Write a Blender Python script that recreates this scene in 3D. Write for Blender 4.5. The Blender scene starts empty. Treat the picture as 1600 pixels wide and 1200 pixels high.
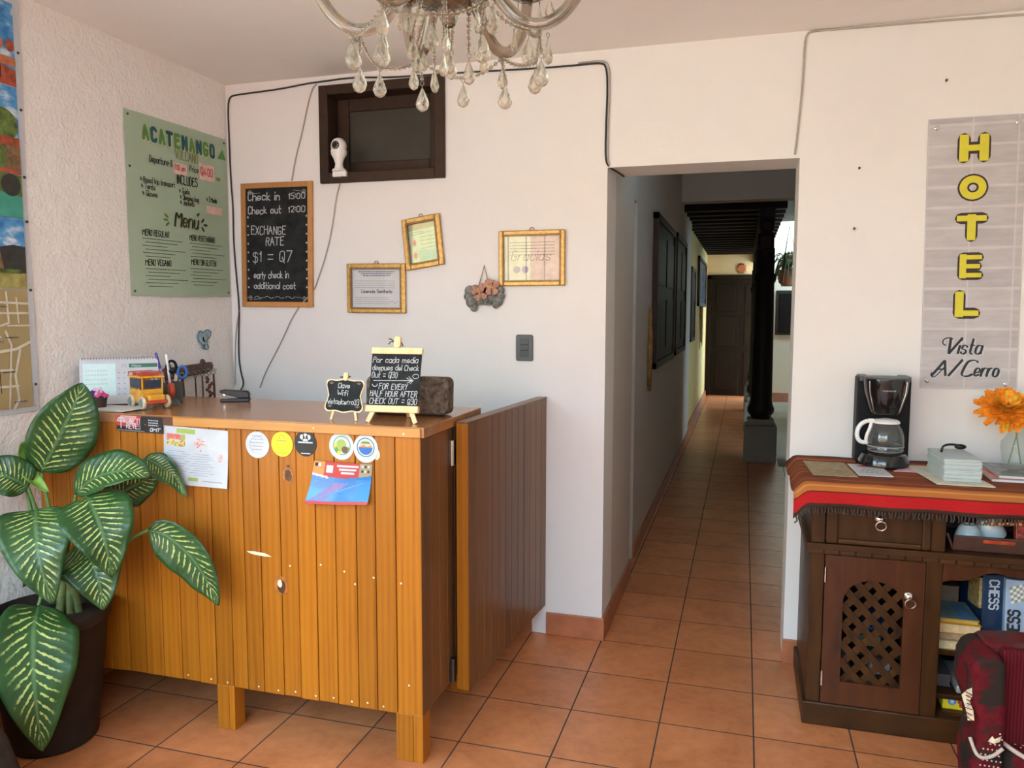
import bpy, math, random
from mathutils import Vector, Matrix
random.seed(7)
SC = bpy.context.scene
COL = SC.collection
PI = math.pi
T = .335                                   # floor tile pitch

# ------------------------------------------------------------------ camera
CAM = Vector((.93052, -3.49448, 1.51877)); YAW, PIT, ROL, FPX = -.2874017, .0911429, .0019252, 1221.6
FW = Vector((math.sin(YAW)*math.cos(PIT), math.cos(YAW)*math.cos(PIT), -math.sin(PIT)))
R0 = Vector((math.cos(YAW), -math.sin(YAW), 0)); U0 = R0.cross(FW)
RI = R0*math.cos(ROL)+U0*math.sin(ROL); UP = U0*math.cos(ROL)-R0*math.sin(ROL)
cd = bpy.data.cameras.new('camera'); cam = bpy.data.objects.new('camera', cd); COL.objects.link(cam)
cam.matrix_world = Matrix(((RI.x, UP.x, -FW.x, CAM.x), (RI.y, UP.y, -FW.y, CAM.y), (RI.z, UP.z, -FW.z, CAM.z), (0, 0, 0, 1)))
cd.sensor_width = 36; cd.lens = FPX*36/1600; cd.clip_start = .05; cd.clip_end = 200
SC.camera = cam
def P(x, y, ax, v):                        # measured point: photo pixel seen on a known plane (axis = v)
    d = FW+RI*((x-800)/FPX)-UP*((y-600)/FPX)
    t = (v-CAM[ax])/d[ax]
    return CAM+d*t

# ------------------------------------------------------------------ mesh builder
class MB:
    def __init__(s): s.v = []; s.f = []; s.m = []; s.uv = []
    def add(s, vs, fs, m=0, uv=None):
        b = len(s.v); s.v += [Vector(p) for p in vs]
        for i, f in enumerate(fs):
            s.f.append([b+k for k in f]); s.m.append(m); s.uv.append([uv[k] for k in f] if uv else [(0, 0)]*len(f))
        return s
    def box(s, x0, x1, y0, y1, z0, z1, m=0):
        v = [(x, y, z) for x in (x0, x1) for y in (y0, y1) for z in (z0, z1)]
        return s.add(v, [(0, 1, 3, 2), (4, 6, 7, 5), (0, 4, 5, 1), (2, 3, 7, 6), (0, 2, 6, 4), (1, 5, 7, 3)], m)
    def obox(s, o, a, b, c, m=0):          # box from a corner and three edge vectors
        o, a, b, c = map(Vector, (o, a, b, c))
        v = [o+a*i+b*j+c*k for i in (0, 1) for j in (0, 1) for k in (0, 1)]
        f = [(0, 1, 3, 2), (4, 6, 7, 5), (0, 4, 5, 1), (2, 3, 7, 6), (0, 2, 6, 4), (1, 5, 7, 3)]
        if a.cross(b).dot(c) < 0: f = [q[::-1] for q in f]
        return s.add(v, f, m)
    def bar(s, p, q, w, d, up=(0, 0, 1), m=0):   # rectangular bar p->q, width w, depth d
        p, q = Vector(p), Vector(q); t = (q-p).normalized(); u = Vector(up)
        sd = t.cross(u)
        if sd.length < 1e-4: sd = t.cross(Vector((0, 1, 0)))
        sd.normalize(); n = sd.cross(t)
        return s.obox(p-sd*w/2-n*d/2, q-p, sd*w, n*d, m)
    def tube(s, pts, r, n=8, m=0, cap=True, closed=False):
        pts = [Vector(p) for p in pts]; N = len(pts)
        rs = r if isinstance(r, (list, tuple)) else [r]*N
        prev = None; vs = []
        for i, p in enumerate(pts):
            a = pts[i-1] if (i or closed) else p; b = pts[(i+1) % N] if (i < N-1 or closed) else p
            t = (b-a)
            if t.length < 1e-9: t = Vector((0, 0, 1))
            t.normalize()
            if prev is None:
                u = Vector((0, 0, 1)) if abs(t.z) < .9 else Vector((1, 0, 0)); x = t.cross(u).normalized()
            else: x = (prev-t*prev.dot(t)); x = x.normalized() if x.length > 1e-6 else t.orthogonal().normalized()
            prev = x; y = t.cross(x)
            vs += [p+(x*math.cos(2*PI*k/n)+y*math.sin(2*PI*k/n))*rs[i] for k in range(n)]
        fs = []
        for i in range(N if closed else N-1):
            for k in range(n):
                a = i*n+k; b = i*n+(k+1) % n; c = ((i+1) % N)*n+(k+1) % n; d = ((i+1) % N)*n+k
                fs.append((a, b, c, d))
        if cap and not closed: fs += [tuple(range(n))[::-1], tuple((N-1)*n+k for k in range(n))]
        return s.add(vs, fs, m)
    def lathe(s, prof, c=(0, 0, 0), n=24, m=0, M=None, cap=True, sx=1, sy=1, wave=None):
        c = Vector(c); vs = []
        for r, z in prof:
            for k in range(n):
                a = 2*PI*k/n; rr = r*(1+(wave[1]*math.cos(wave[0]*a) if wave else 0))
                p = Vector((rr*math.cos(a)*sx, rr*math.sin(a)*sy, z)); vs.append(c+(M @ p if M else p))
        fs = []
        for i in range(len(prof)-1):
            for k in range(n):
                fs.append((i*n+k, i*n+(k+1) % n, (i+1)*n+(k+1) % n, (i+1)*n+k))
        if cap: fs += [tuple(range(n))[::-1], tuple((len(prof)-1)*n+k for k in range(n))]
        return s.add(vs, fs, m)
    def ball(s, c, r, n=10, m=0, sx=1, sy=1, sz=1):
        pr = [(r*math.sin(PI*i/n) if 0 < i < n else r*.02, -r*math.cos(PI*i/n)*sz) for i in range(n+1)]
        return s.lathe(pr, c, max(8, n), m, None, True, sx, sy)
    def poly(s, F, pts, n0, n1=None, m=0):       # outline in a frame, extruded n0..n1
        k = len(pts)
        if n1 is None: return s.add([F(u, v, n0) for u, v in pts], [tuple(range(k))], m)
        vs = [F(u, v, n0) for u, v in pts]+[F(u, v, n1) for u, v in pts]
        fs = [tuple(range(k))[::-1], tuple(range(k, 2*k))]+[(i, (i+1) % k, k+(i+1) % k, k+i) for i in range(k)]
        return s.add(vs, fs, m)
    def grid(s, fn, nu, nv, m=0):
        vs = []; uv = []
        for j in range(nv+1):
            for i in range(nu+1):
                vs.append(fn(i/nu, j/nv)); uv.append((i/nu, j/nv))
        fs = [(j*(nu+1)+i, j*(nu+1)+i+1, (j+1)*(nu+1)+i+1, (j+1)*(nu+1)+i) for j in range(nv) for i in range(nu)]
        return s.add(vs, fs, m, uv)
    k = 0
    def stroke(s, F, pts, w, n0=.0008, m=0, rnd=True, wf=None):
        for i in range(len(pts)-1):
            a, b = pts[i], pts[i+1]; dx, dy = b[0]-a[0], b[1]-a[1]; L = math.hypot(dx, dy)
            if L < 1e-7: continue
            ww = w*(wf(dx/L, dy/L) if wf else 1); s.k += 1; n = n0+(s.k % 24)*1.6e-5
            nx, ny = -dy/L*ww/2, dx/L*ww/2
            s.add([F(a[0]-nx, a[1]-ny, n), F(b[0]-nx, b[1]-ny, n), F(b[0]+nx, b[1]+ny, n), F(a[0]+nx, a[1]+ny, n)], [(0, 1, 2, 3)], m)
        if rnd:
            r = w/2*(.55 if wf else 1)
            for a in pts:
                s.k += 1; n = n0+(s.k % 24)*1.6e-5
                s.add([F(a[0]+r*math.cos(k*PI/4), a[1]+r*math.sin(k*PI/4), n) for k in range(8)], [tuple(range(8))], m)
        return s
    def build(s, name, mats, parent=None, smooth=False, bevel=0, sub=0, seg=2, solid=0, auto=None):
        me = bpy.data.meshes.new(name)
        off = Vector(parent.get('_o', (0, 0, 0))) if parent else Vector((0, 0, 0))
        me.from_pydata([p-off for p in s.v], [], s.f)
        for mt in (mats if isinstance(mats, (list, tuple)) else [mats]): me.materials.append(mt)
        me.polygons.foreach_set('material_index', s.m)
        ul = me.uv_layers.new(name='UVMap'); k = 0
        for q in s.uv:
            for t in q: ul.data[k].uv = t; k += 1
        if smooth: me.polygons.foreach_set('use_smooth', [True]*len(me.polygons))
        me.update()
        if auto: me.set_sharp_from_angle(angle=math.radians(auto))
        o = bpy.data.objects.new(name, me); COL.objects.link(o)
        if parent:
            o.parent = parent; o['_o'] = list(off)
        if solid: md = o.modifiers.new('solid', 'SOLIDIFY'); md.thickness = solid; md.offset = 0
        if bevel: md = o.modifiers.new('bevel', 'BEVEL'); md.width = bevel; md.segments = seg; md.limit_method = 'ANGLE'; md.angle_limit = .6
        if sub: md = o.modifiers.new('sub', 'SUBSURF'); md.levels = sub; md.render_levels = sub
        return o
def tag(o, label, cat, group=None):
    o['label'] = label; o['category'] = cat
    if group: o['group'] = group
    return o
def thing(name, label, cat, loc, group=None):       # empty at the thing's base; parts are given in world coordinates
    o = bpy.data.objects.new(name, None); COL.objects.link(o); o.location = loc; o['_o'] = list(loc); o.empty_display_size = .05
    return tag(o, label, cat, group)
def struct(name, mb, mt, **k):
    o = mb.build(name, mt, **k); o['kind'] = 'structure'; return o
def frame(o, U, V):
    o, U, V = Vector(o), Vector(U).normalized(), Vector(V).normalized(); N = U.cross(V)
    f = lambda u, v, n=0: o+U*u+V*v+N*n
    return f
def wallF(x, z, y=0, tilt=0): return frame((x, y, z), (math.cos(tilt), 0, math.sin(tilt)), (-math.sin(tilt), 0, math.cos(tilt)))
def leftF(y, z, x=-1.617): return frame((x, y, z), (0, 1, 0), (0, 0, 1))
def rect(u0, u1, v0, v1): return [(u0, v0), (u1, v0), (u1, v1), (u0, v1)]
def disc(u, v, r, n=24, ry=None): return [(u+r*math.cos(2*PI*k/n), v+(ry or r)*math.sin(2*PI*k/n)) for k in range(n)]
def rrect(u0, u1, v0, v1, r, n=5):
    o = []
    for cx, cy, a0 in ((u1-r, v0+r, -90), (u1-r, v1-r, 0), (u0+r, v1-r, 90), (u0+r, v0+r, 180)):
        for k in range(n+1):
            a = math.radians(a0+90*k/n); o.append((cx+r*math.cos(a), cy+r*math.sin(a)))
    return o
def smooth(pts, it=2):
    for _ in range(it):
        o = [pts[0]]
        for a, b in zip(pts, pts[1:]):
            a, b = Vector(a), Vector(b); o += [a*.75+b*.25, a*.25+b*.75]
        o.append(pts[-1]); pts = o
    return [Vector(p) for p in pts]

# ------------------------------------------------------------------ stroke lettering
G = {'a': '5546261513224253|5652', 'b': '1912|152646555343221 3'.replace(' ', ''), 'c': '5546261513224253', 'd': '5952|5546261513224253', 'e': '145455462615132253',
 'f': '59493832|1656', 'g': '5546261513224253|56514020', 'h': '1912|1526465552', 'i': '1612|1819', 'j': '36312010|3839', 'k': '1912|461452', 'l': '1912', 'm': '1612|152636 4542|4556667572'.replace(' ', ''),
 'n': '1612|1526465552', 'o': '264655534222131526', 'p': '1610|1526465553422213', 'q': '5650|5546261513224253', 'r': '1612|142646', 's': '5546261524445342 2213'.replace(' ', ''), 't': '29233242|1646',
 'u': '1613224253|5652', 'v': '163256', 'w': '1622456276', 'x': '1652|5612', 'y': '1634|5620', 'z': '16561252',
 'A': '123962|2555', 'B': '12194958574616|465553421 2'.replace(' ', ''), 'C': '5849291813224253', 'D': '12193957543212', 'E': '59191252|1646', 'F': '591912|1646', 'G': '58492918132242535535', 'H': '1912|5952|1656',
 'I': '1912', 'J': '4943322213', 'K': '1912|591552', 'L': '191252', 'M': '1219457972', 'N': '12195259', 'O': '294958534222131829', 'P': '12194958574616', 'Q': '294958534222131829|3551', 'R': '12194958574616|3652',
 'S': '5849291817264655534222 13'.replace(' ', ''), 'T': '0969|3932', 'U': '191322425359', 'V': '193259', 'W': '1922466279', 'X': '1952|5912', 'Y': '193659|3632', 'Z': '19591252',
 '0': '294958534222131829', '1': '172922', '2': '182949585612 52'.replace(' ', ''), '3': '18294958574626|46555342 2213'.replace(' ', ''), '4': '491464|4642', '5': '5919164655534222 13'.replace(' ', ''), '6': '491513224253554615', '7': '195922', '8': '3618294958361322425336', '9': '541829495632',
 '$': '5849291817264655534222 13|3931'.replace(' ', ''), ':': '1415|1718', '=': '1454|1757', '-': '1545', '.': '1213', ',': '1311', '*': '1555|3733|1753', '!': '1914|1213', '+': '1555|3733', '/': '1259'}
def glyphs(txt, size, slant=0, jit=0, sm=1, sp=1.6):
    out = []; x = 0; k = size/7.0; rr = random.Random(txt)
    for ch in txt:
        if ch == ' ': x += 4*k; continue
        acc = None
        if ch in 'úÚ': acc = 1; ch = 'u' if ch == 'ú' else 'U'
        g = G.get(ch)
        if not g: x += 4*k; continue
        mx = 0; jy = rr.uniform(-jit, jit)*size; js = 1+rr.uniform(-jit, jit)
        for st in g.split('|')+(['4b5d' if 0 else '3859'] if acc else []):
            pts = [(int(st[i]), int(st[i+1])-2) for i in range(0, len(st)-1, 2)]
            mx = max(mx, max(p[0] for p in pts))
            q = [Vector((x+(px-1)*k*js+py*k*slant, py*k*js+jy)) for px, py in pts]
            if sm and len(q) > 4: q = smooth(q, sm)
            out.append(q)
        x += (mx-1+sp)*k
    return out, x
def write(mb, F, txt, u, v, size, w, m=0, align=0, slant=0, jit=.04, rnd=True, wf=None, n=.0012, width=None, sm=1, rot=0):
    g, W = glyphs(txt, size, slant, jit, sm)
    sx = width/W if width else 1; W *= sx
    cr, sr = math.cos(rot), math.sin(rot)
    for st in g:
        pts = [(p.x*sx-W*align, p.y) for p in st]
        mb.stroke(F, [(u+a*cr-b*sr, v+a*sr+b*cr) for a, b in pts], w, n, m, rnd, wf)
def scribble(mb, F, u, v, w, h, m=0, n=.0012, seed=1):  # an unreadable line of print: short dashes
    rr = random.Random(seed); x = u
    while x < u+w:
        d = rr.uniform(.02, .06)*w+h; e = min(x+d, u+w)
        mb.poly(F, rect(x, e, v, v+h), n, None, m); x = e+h*.8

# ------------------------------------------------------------------ materials
def lin(r, g, b): return tuple(((c/255+.055)/1.055)**2.4 if c > 10 else c/255/12.92 for c in (r, g, b))+(1,)
class NT:
    def __init__(s, name):
        s.m = bpy.data.materials.new(name); s.m.use_nodes = True; s.t = s.m.node_tree; s.b = s.t.nodes['Principled BSDF']; s.out = s.t.nodes['Material Output']
    def n(s, t, **k):
        o = s.t.nodes.new(t)
        for a, b in k.items():
            if a.startswith('_'): setattr(o, a[1:], b)
            else:
                o.inputs[int(a[1:]) if a[0] == 'i' and a[1:].isdigit() else a.replace('__', ' ')].default_value = b
        return o
    def l(s, a, b): s.t.links.new(a, b)
    def coord(s, scale=(1, 1, 1), kind='Object', rot=(0, 0, 0)):
        c = s.n('ShaderNodeTexCoord'); mp = s.n('ShaderNodeMapping'); mp.inputs['Scale'].default_value = scale; mp.inputs['Rotation'].default_value = rot
        s.l(c.outputs[kind], mp.inputs['Vector']); return mp.outputs[0]
    def noise(s, vec, scale, detail=4, rough=.55, dist=0):
        o = s.n('ShaderNodeTexNoise', Scale=scale, Detail=detail, Roughness=rough, Distortion=dist)
        if vec: s.l(vec, o.inputs['Vector'])
        return o.outputs['Fac']
    def ramp(s, fac, stops, mode='LINEAR'):
        r = s.n('ShaderNodeValToRGB'); e = r.color_ramp; e.interpolation = mode
        e.elements.remove(e.elements[1])
        for i, (p, c) in enumerate(stops):
            el = e.elements[0] if i == 0 else e.elements.new(p)
            el.position = p; el.color = c if len(c) == 4 else (*c, 1)
        s.l(fac, r.inputs[0]); return r.outputs[0]
    def mix(s, fac, a, b, mode='MIX'):
        o = s.n('ShaderNodeMix', _data_type='RGBA', _blend_type=mode)
        for i, x in ((0, fac), (6, a), (7, b)):
            if hasattr(x, 'is_linked') or hasattr(x, 'links'): s.l(x, o.inputs[i])
            else: o.inputs[i].default_value = x
        return o.outputs[2]
    def math(s, op, a, b=None, c=None):
        o = s.n('ShaderNodeMath', _operation=op)
        for i, x in enumerate((a, b, c)):
            if x is None: continue
            if hasattr(x, 'links'): s.l(x, o.inputs[i])
            else: o.inputs[i].default_value = x
        return o.outputs[0]
    def bump(s, h, strength=.3, dist=.002):
        o = s.n('ShaderNodeBump', Strength=strength, Distance=dist); s.l(h, o.inputs['Height']); s.l(o.outputs[0], s.b.inputs['Normal'])
    def base(s, c): s.l(c, s.b.inputs['Base Color'])
    def set(s, **k):
        for a, b in k.items(): s.b.inputs[a.replace('_', ' ')].default_value = b
        return s
def flat(name, c, rough=.6, metal=0, var=.12, scale=30, bump=0, spec=.5, bscale=None, coat=0):
    n = NT(name); n.set(Roughness=rough, Metallic=metal); n.b.inputs['Specular IOR Level'].default_value = spec; n.b.inputs['Coat Weight'].default_value = coat
    v = n.coord(); f = n.noise(v, scale)
    lo = tuple(x*(1-var) for x in c[:3]); hi = tuple(min(1, x*(1+var)) for x in c[:3])
    n.base(n.ramp(f, [(.3, lo), (.7, hi)]))
    if bump: n.bump(n.noise(v, bscale or scale*3), bump)
    return n.m
def wood(name, c1, c2, grain=(14, 14, 1.1), rough=.4, island=.3, bump=.15, coat=0, dist=.8, spec=.5, wave=.10):
    n = NT(name); n.set(Roughness=rough); n.b.inputs['Coat Weight'].default_value = coat; n.b.inputs['Coat Roughness'].default_value = .15; n.b.inputs['Specular IOR Level'].default_value = spec
    v = n.coord(grain); g = n.n('ShaderNodeNewGeometry'); ri = g.outputs['Random Per Island']
    off = n.n('ShaderNodeVectorMath', _operation='ADD'); n.l(v, off.inputs[0])
    cm = n.n('ShaderNodeCombineXYZ'); n.l(n.math('MULTIPLY', ri, 37), cm.inputs[0]); n.l(n.math('MULTIPLY', ri, 91), cm.inputs[2]); n.l(cm.outputs[0], off.inputs[1]); v = off.outputs[0]
    f1 = n.noise(v, 1.6, 6, .6, dist); f2 = n.noise(v, 9, 3, .5, .2)
    wv = n.n('ShaderNodeTexWave', Scale=1.3, Distortion=7, Detail=3); wv.inputs['Detail Scale'].default_value = .8; n.l(v, wv.inputs[0])
    f = n.math('ADD', n.math('MULTIPLY', f1, 1-wave-.2), n.math('ADD', n.math('MULTIPLY', f2, .2), n.math('MULTIPLY', wv.outputs['Fac'], wave)))
    c = n.ramp(f, [(.26, c2), (.42, tuple(a*.6+b*.4 for a, b in zip(c1, c2))), (.66, c1)])
    br = n.math('ADD', n.math('MULTIPLY', ri, island*2), 1-island)
    cc = n.n('ShaderNodeCombineColor'); [n.l(br, cc.inputs[i]) for i in range(3)]
    n.base(n.mix(1.0, c, cc.outputs[0], 'MULTIPLY')); n.bump(f2, bump, .001)
    return n.m
def glassy(name, tint=(1, 1, 1, 1), rough=.01, ior=1.5, op=.0, body=(.8, .8, .8, 1)):   # thin glass: lets light through, mirrors by Fresnel
    n = NT(name); n.t.nodes.remove(n.b)
    tr = n.n('ShaderNodeBsdfTransparent', Color=tint); gl = n.n('ShaderNodeBsdfGlossy', Roughness=rough)
    fr = n.n('ShaderNodeLayerWeight', Blend=.5); f0 = ((ior-1)/(ior+1))**2; fc = n.math('ADD', n.math('MULTIPLY', n.math('POWER', fr.outputs['Facing'], 4.0), .55), f0*1.1); mx = n.n('ShaderNodeMixShader'); n.l(fc, mx.inputs[0]); n.l(tr.outputs[0], mx.inputs[1]); n.l(gl.outputs[0], mx.inputs[2])
    o = mx.outputs[0]
    if op:
        df = n.n('ShaderNodeBsdfDiffuse', Color=body); m2 = n.n('ShaderNodeMixShader'); m2.inputs[0].default_value = op; n.l(o, m2.inputs[1]); n.l(df.outputs[0], m2.inputs[2]); o = m2.outputs[0]
    n.l(o, n.out.inputs[0]); return n.m
def plaster(name, c, bs, strength, dist, var=.06):
    n = NT(name); n.set(Roughness=.85); n.b.inputs['Specular IOR Level'].default_value = .25
    v = n.coord(); a = n.noise(v, 1.3, 5, .6); b = n.noise(v, 9, 4)
    k = n.math('ADD', n.math('MULTIPLY', a, .7), n.math('MULTIPLY', b, .3))
    n.base(n.ramp(k, [(.3, tuple(x*(1-var) for x in c[:3])), (.7, c[:3])]))
    h = n.math('ADD', n.noise(v, bs, 5, .6), n.math('MULTIPLY', n.noise(v, bs*.18, 2), 1.5)); n.bump(h, strength, dist); return n.m
M = {}
M['wall'] = plaster('wall_paint', (.81, .785, .755), 26, .22, .006)
M['stucco'] = plaster('rough_wall_paint', (.89, .845, .795), 70, .75, .008)
M['ceil'] = plaster('ceiling_paint', (.90, .845, .80), 14, .2, .006)
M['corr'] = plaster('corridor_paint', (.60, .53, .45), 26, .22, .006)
M['yellow'] = plaster('yellow_wall_paint', (.66, .50, .20), 20, .25, .006)
M['cream'] = plaster('cream_wall_paint', (.80, .64, .44), 20, .25, .006)
M['concrete'] = plaster('grey_concrete', (.38, .31, .22), 20, .3, .004, .25)
M['paving'] = plaster('pale_street_paving', (.62, .57, .51), 20, .3, .004, .12)
M['stone'] = plaster('pillar_stone', (.23, .20, .15), 20, .3, .004, .25)
# terracotta floor tiles on the measured grid
n = NT('terracotta_tiles'); v = n.coord()
bt = n.n('ShaderNodeTexBrick', _offset=0.0, _squash=1.0, Scale=1.0, i1=(.60, .215, .080, 1), i2=(.51, .175, .066, 1), i3=(.055, .034, .027, 1))
bt.inputs['Mortar Size'].default_value = .0032; bt.inputs['Mortar Smooth'].default_value = .3; bt.inputs['Brick Width'].default_value = T; bt.inputs['Row Height'].default_value = T; bt.inputs['Bias'].default_value = 0
n.l(v, bt.inputs['Vector'])
a = n.noise(v, 5, 6, .65, .6); b = n.noise(v, 22, 5, .6)
k = n.ramp(n.math('ADD', n.math('MULTIPLY', a, .6), n.math('MULTIPLY', b, .4)), [(.32, (.72, .66, .6)), (.5, (1, 1, 1)), (.7, (1.22, 1.3, 1.4))])
n.base(n.mix(1.0, bt.outputs['Color'], k, 'MULTIPLY'))
rg = n.ramp(bt.outputs['Fac'], [(0, (.34, .34, .34)), (1, (.9, .9, .9))]); n.l(rg, n.b.inputs['Roughness'])
n.bump(n.math('SUBTRACT', n.math('MULTIPLY', n.noise(v, 7, 3), .12), bt.outputs['Fac']), .5, .002); M['tile'] = n.m
M['terra'] = flat('terracotta_skirting', (.40, .135, .06), .4, 0, .2, 9)
M['plank'] = wood('honey_pine_planks', (.41, .138, .008), (.25, .068, .004), (11, 11, .55), .42, .20, .15, .06, .8, .3, .17)
M['plank2'] = wood('shaded_brown_planks', (.185, .080, .028), (.10, .040, .013), (11, 11, .6), .36, .2, .2, .08, .8, .35)  # brown tone includes the shade on plank faces turned away from the light
M['top'] = wood('varnished_countertop', (.46, .20, .07), (.27, .11, .035), (1.2, 12, 12), .24, .15, .08, .25)
M['edge'] = wood('light_edging_wood', (.58, .27, .065), (.42, .16, .03), (1.0, 12, 12), .4, .1)
M['dkedge'] = wood('dark_bare_edge', (.13, .05, .025), (.06, .025, .012), (1.0, 12, 12), .6, .1)
M['dark'] = wood('dark_rustic_wood', (.075, .028, .008), (.010, .005, .003), (5, 5, 1.3), .40, .2, .25, .0, 1.2, .2)
M['darkh'] = wood('dark_rustic_wood_across', (.070, .027, .008), (.010, .005, .003), (1.3, 5, 5), .40, .2, .25, .0, 1.2, .2)
M['red'] = wood('reddish_brown_wood', (.085, .024, .007), (.022, .008, .004), (4, 4, 1.6), .38, .15, .2, .06, 1.0, .3)
M['blackwood'] = wood('almost_black_wood', (.016, .010, .007), (.007, .005, .004), (8, 8, 1.2), .5, .2, .2, 0, spec=.10)
M['winwood'] = wood('window_brown_wood', (.050, .028, .018), (.022, .013, .009), (3, 8, 8), .5, .15, .2, 0, spec=.18)
M['pine'] = wood('pale_pine', (.86, .62, .33), (.70, .44, .18), (18, 18, 2), .5, .1)
M['slate'] = flat('chalkboard_black', (.018, .020, .020), .8, 0, .5, 18, spec=.2)
M['chalk'] = flat('chalk_white', (.46, .47, .47), .9, 0, .35, 160)
M['chalkdim'] = flat('chalk_faint', (.34, .36, .36), .9, 0, .4, 160)
M['gold'] = flat('gilded_frame', (.50, .29, .085), .36, .55, .25, 60, .2)
M['gold2'] = flat('gilded_frame_dark', (.22, .11, .035), .4, .45, .25, 60, .2)
M['paper'] = flat('white_paper', (.70, .70, .71), .8, 0, .03, 8)
M['paperw'] = flat('warm_paper', (.70, .63, .50), .8, 0, .06, 8)
M['pane'] = glassy('picture_glass')
M['ink'] = flat('black_ink', (.02, .02, .022), .6)
M['inkg'] = flat('grey_ink', (.18, .18, .19), .7)
M['black'] = flat('black_plastic', (.008, .008, .009), .28, 0, .2, spec=.35)
M['blackm'] = flat('matt_black_plastic', (.010, .010, .011), .5, 0, .2, spec=.12)
M['cable'] = flat('black_cable_sheath', (.025, .022, .02), .6)
M['cableg'] = flat('grey_cable_sheath', (.42, .37, .32), .6)
M['whitep'] = flat('white_plastic', (.82, .80, .77), .35, 0, .03)
M['grey'] = flat('grey_plastic', (.075, .085, .085), .45, 0, .12)
M['chrome'] = flat('chrome_metal', (.75, .74, .72), .16, 1, .05)
M['iron'] = flat('dark_iron', (.09, .075, .06), .4, .8, .3)
WORLD=10; SUN=9; EXPOSURE=0.44
# ================================================================== THE SETTING
XL, XR, YF, HC = -1.617, 3.1, -4.5, 2.66
DX0, DX1, DH = .335, 1.133, 2.156          # doorway in the back wall
fl = MB(); fl.box(-1.9, 3.3, YF-.2, 11.6, -.1, 0)
struct('floor', fl, M['tile'])
c = MB(); c.box(-1.9, 3.3, YF-.2, .25, HC, HC+.15); struct('ceiling', c, M['ceil'])
# left wall, open to the street behind the camera
w = MB()
w.box(XL-.2, XL, -2.35, .0, 0, HC); w.box(XL-.2, XL, -4.1, -2.35, 2.5, HC); w.box(XL-.2, XL, YF-.2, -4.1, 0, HC)
struct('wall_left', w, M['stucco'])
# back wall with the doorway and the small high window
WX0, WX1, WZ0, WZ1 = -1.076, -.432, 2.15, 2.605
w = MB()
w.box(XL-.2, WX0, 0, .25, 0, HC); w.box(WX1, DX0, 0, .25, 0, HC); w.box(WX0, WX1, 0, .25, 0, WZ0); w.box(WX0, WX1, 0, .25, WZ1, HC)
w.box(DX0, DX1, 0, .25, DH, HC); w.box(DX1, XR+.2, 0, .25, 0, HC)
# softly worn left door corner
struct('wall_back', w, M['wall'])
w = MB(); w.box(XR, XR+.2, YF-.2, 0, 0, HC); struct('wall_right', w, M['wall'])
FX0, FX1, FZ0, FZ1 = -1.6, 1.7, .65, 2.6     # street window behind the camera
w = MB(); w.box(XL-.2, FX0, YF-.2, YF, 0, HC); w.box(FX1, XR+.2, YF-.2, YF, 0, HC); w.box(FX0, FX1, YF-.2, YF, 0, FZ0); w.box(FX0, FX1, YF-.2, YF, FZ1, HC)
struct('wall_front', w, M['wall'])
b = MB()
for i in range(17): b.tube([(FX0+.1+i*.2, YF-.1, FZ0), (FX0+.1+i*.2, YF-.1, FZ1)], .008, 6)
for z in (1.3, 2.42): b.box(FX0, FX1, YF-.11, YF-.09, z, z+.02)
struct('window_3', b, M['blackm'])
# skirting
b = MB(); b.box(.07, DX0+.012, -.012, 0, 0, .107); b.box(DX0-.0, DX0+.012, 0, .9, 0, .107); struct('baseboard_back', b, M['terra'], bevel=.003)
b = MB(); b.box(DX1-.004, XR, -.012, 0, 0, .107); struct('baseboard_right', b, M['terra'], bevel=.003)
b = MB(); b.box(XL, XL+.012, -1.9, 0, 0, .107); b.box(XL, -.0, -.012, 0, 0, .107); struct('baseboard_left', b, M['terra'])
# high window: deep dark frame, sash and dim pane
f = MB()
f.box(WX0-.004, WX0+.045, -.02, .16, WZ0-.004, WZ1+.006); f.box(WX1-.045, WX1+.004, -.02, .16, WZ0-.004, WZ1+.006)
f.box(WX0+.045, WX1-.045, -.02, .16, WZ0-.004, WZ0+.045); f.box(WX0+.045, WX1-.045, -.02, .16, WZ1-.04, WZ1+.006)
wf = struct('window_1', f, M['winwood'], bevel=.004)
s = MB(); a0, a1, b0, b1 = WX0+.045, WX1-.045, WZ0+.045, WZ1-.04; sw = .062
s.box(a0, a0+sw, .075, .11, b0, b1); s.box(a1-sw, a1, .075, .11, b0, b1); s.box(a0+sw, a1-sw, .075, .11, b0, b0+sw); s.box(a0+sw, a1-sw, .075, .11, b1-sw, b1)
s.build('sash', M['winwood'], wf, bevel=.006)
n = NT('dark_room_glass'); n.set(Roughness=.12); n.base(n.ramp(n.noise(n.coord(), 3), [(.3, (.035, .031, .022)), (.7, (.055, .05, .038))])); M['dimglass'] = n.m  # opaque dark pane colour stands in for the unlit room behind
s = MB(); s.box(a0+sw-.005, a1-sw+.005, .088, .094, b0+sw-.005, b1-sw+.005); s.build('pane', M['dimglass'], wf)
s = MB(); s.box(WX0, WX1, .16, .25, WZ0, WZ1); struct('dark_room_backing', s, M['blackwood'])  # near-black backing added in place of the dark room behind the window

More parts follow.
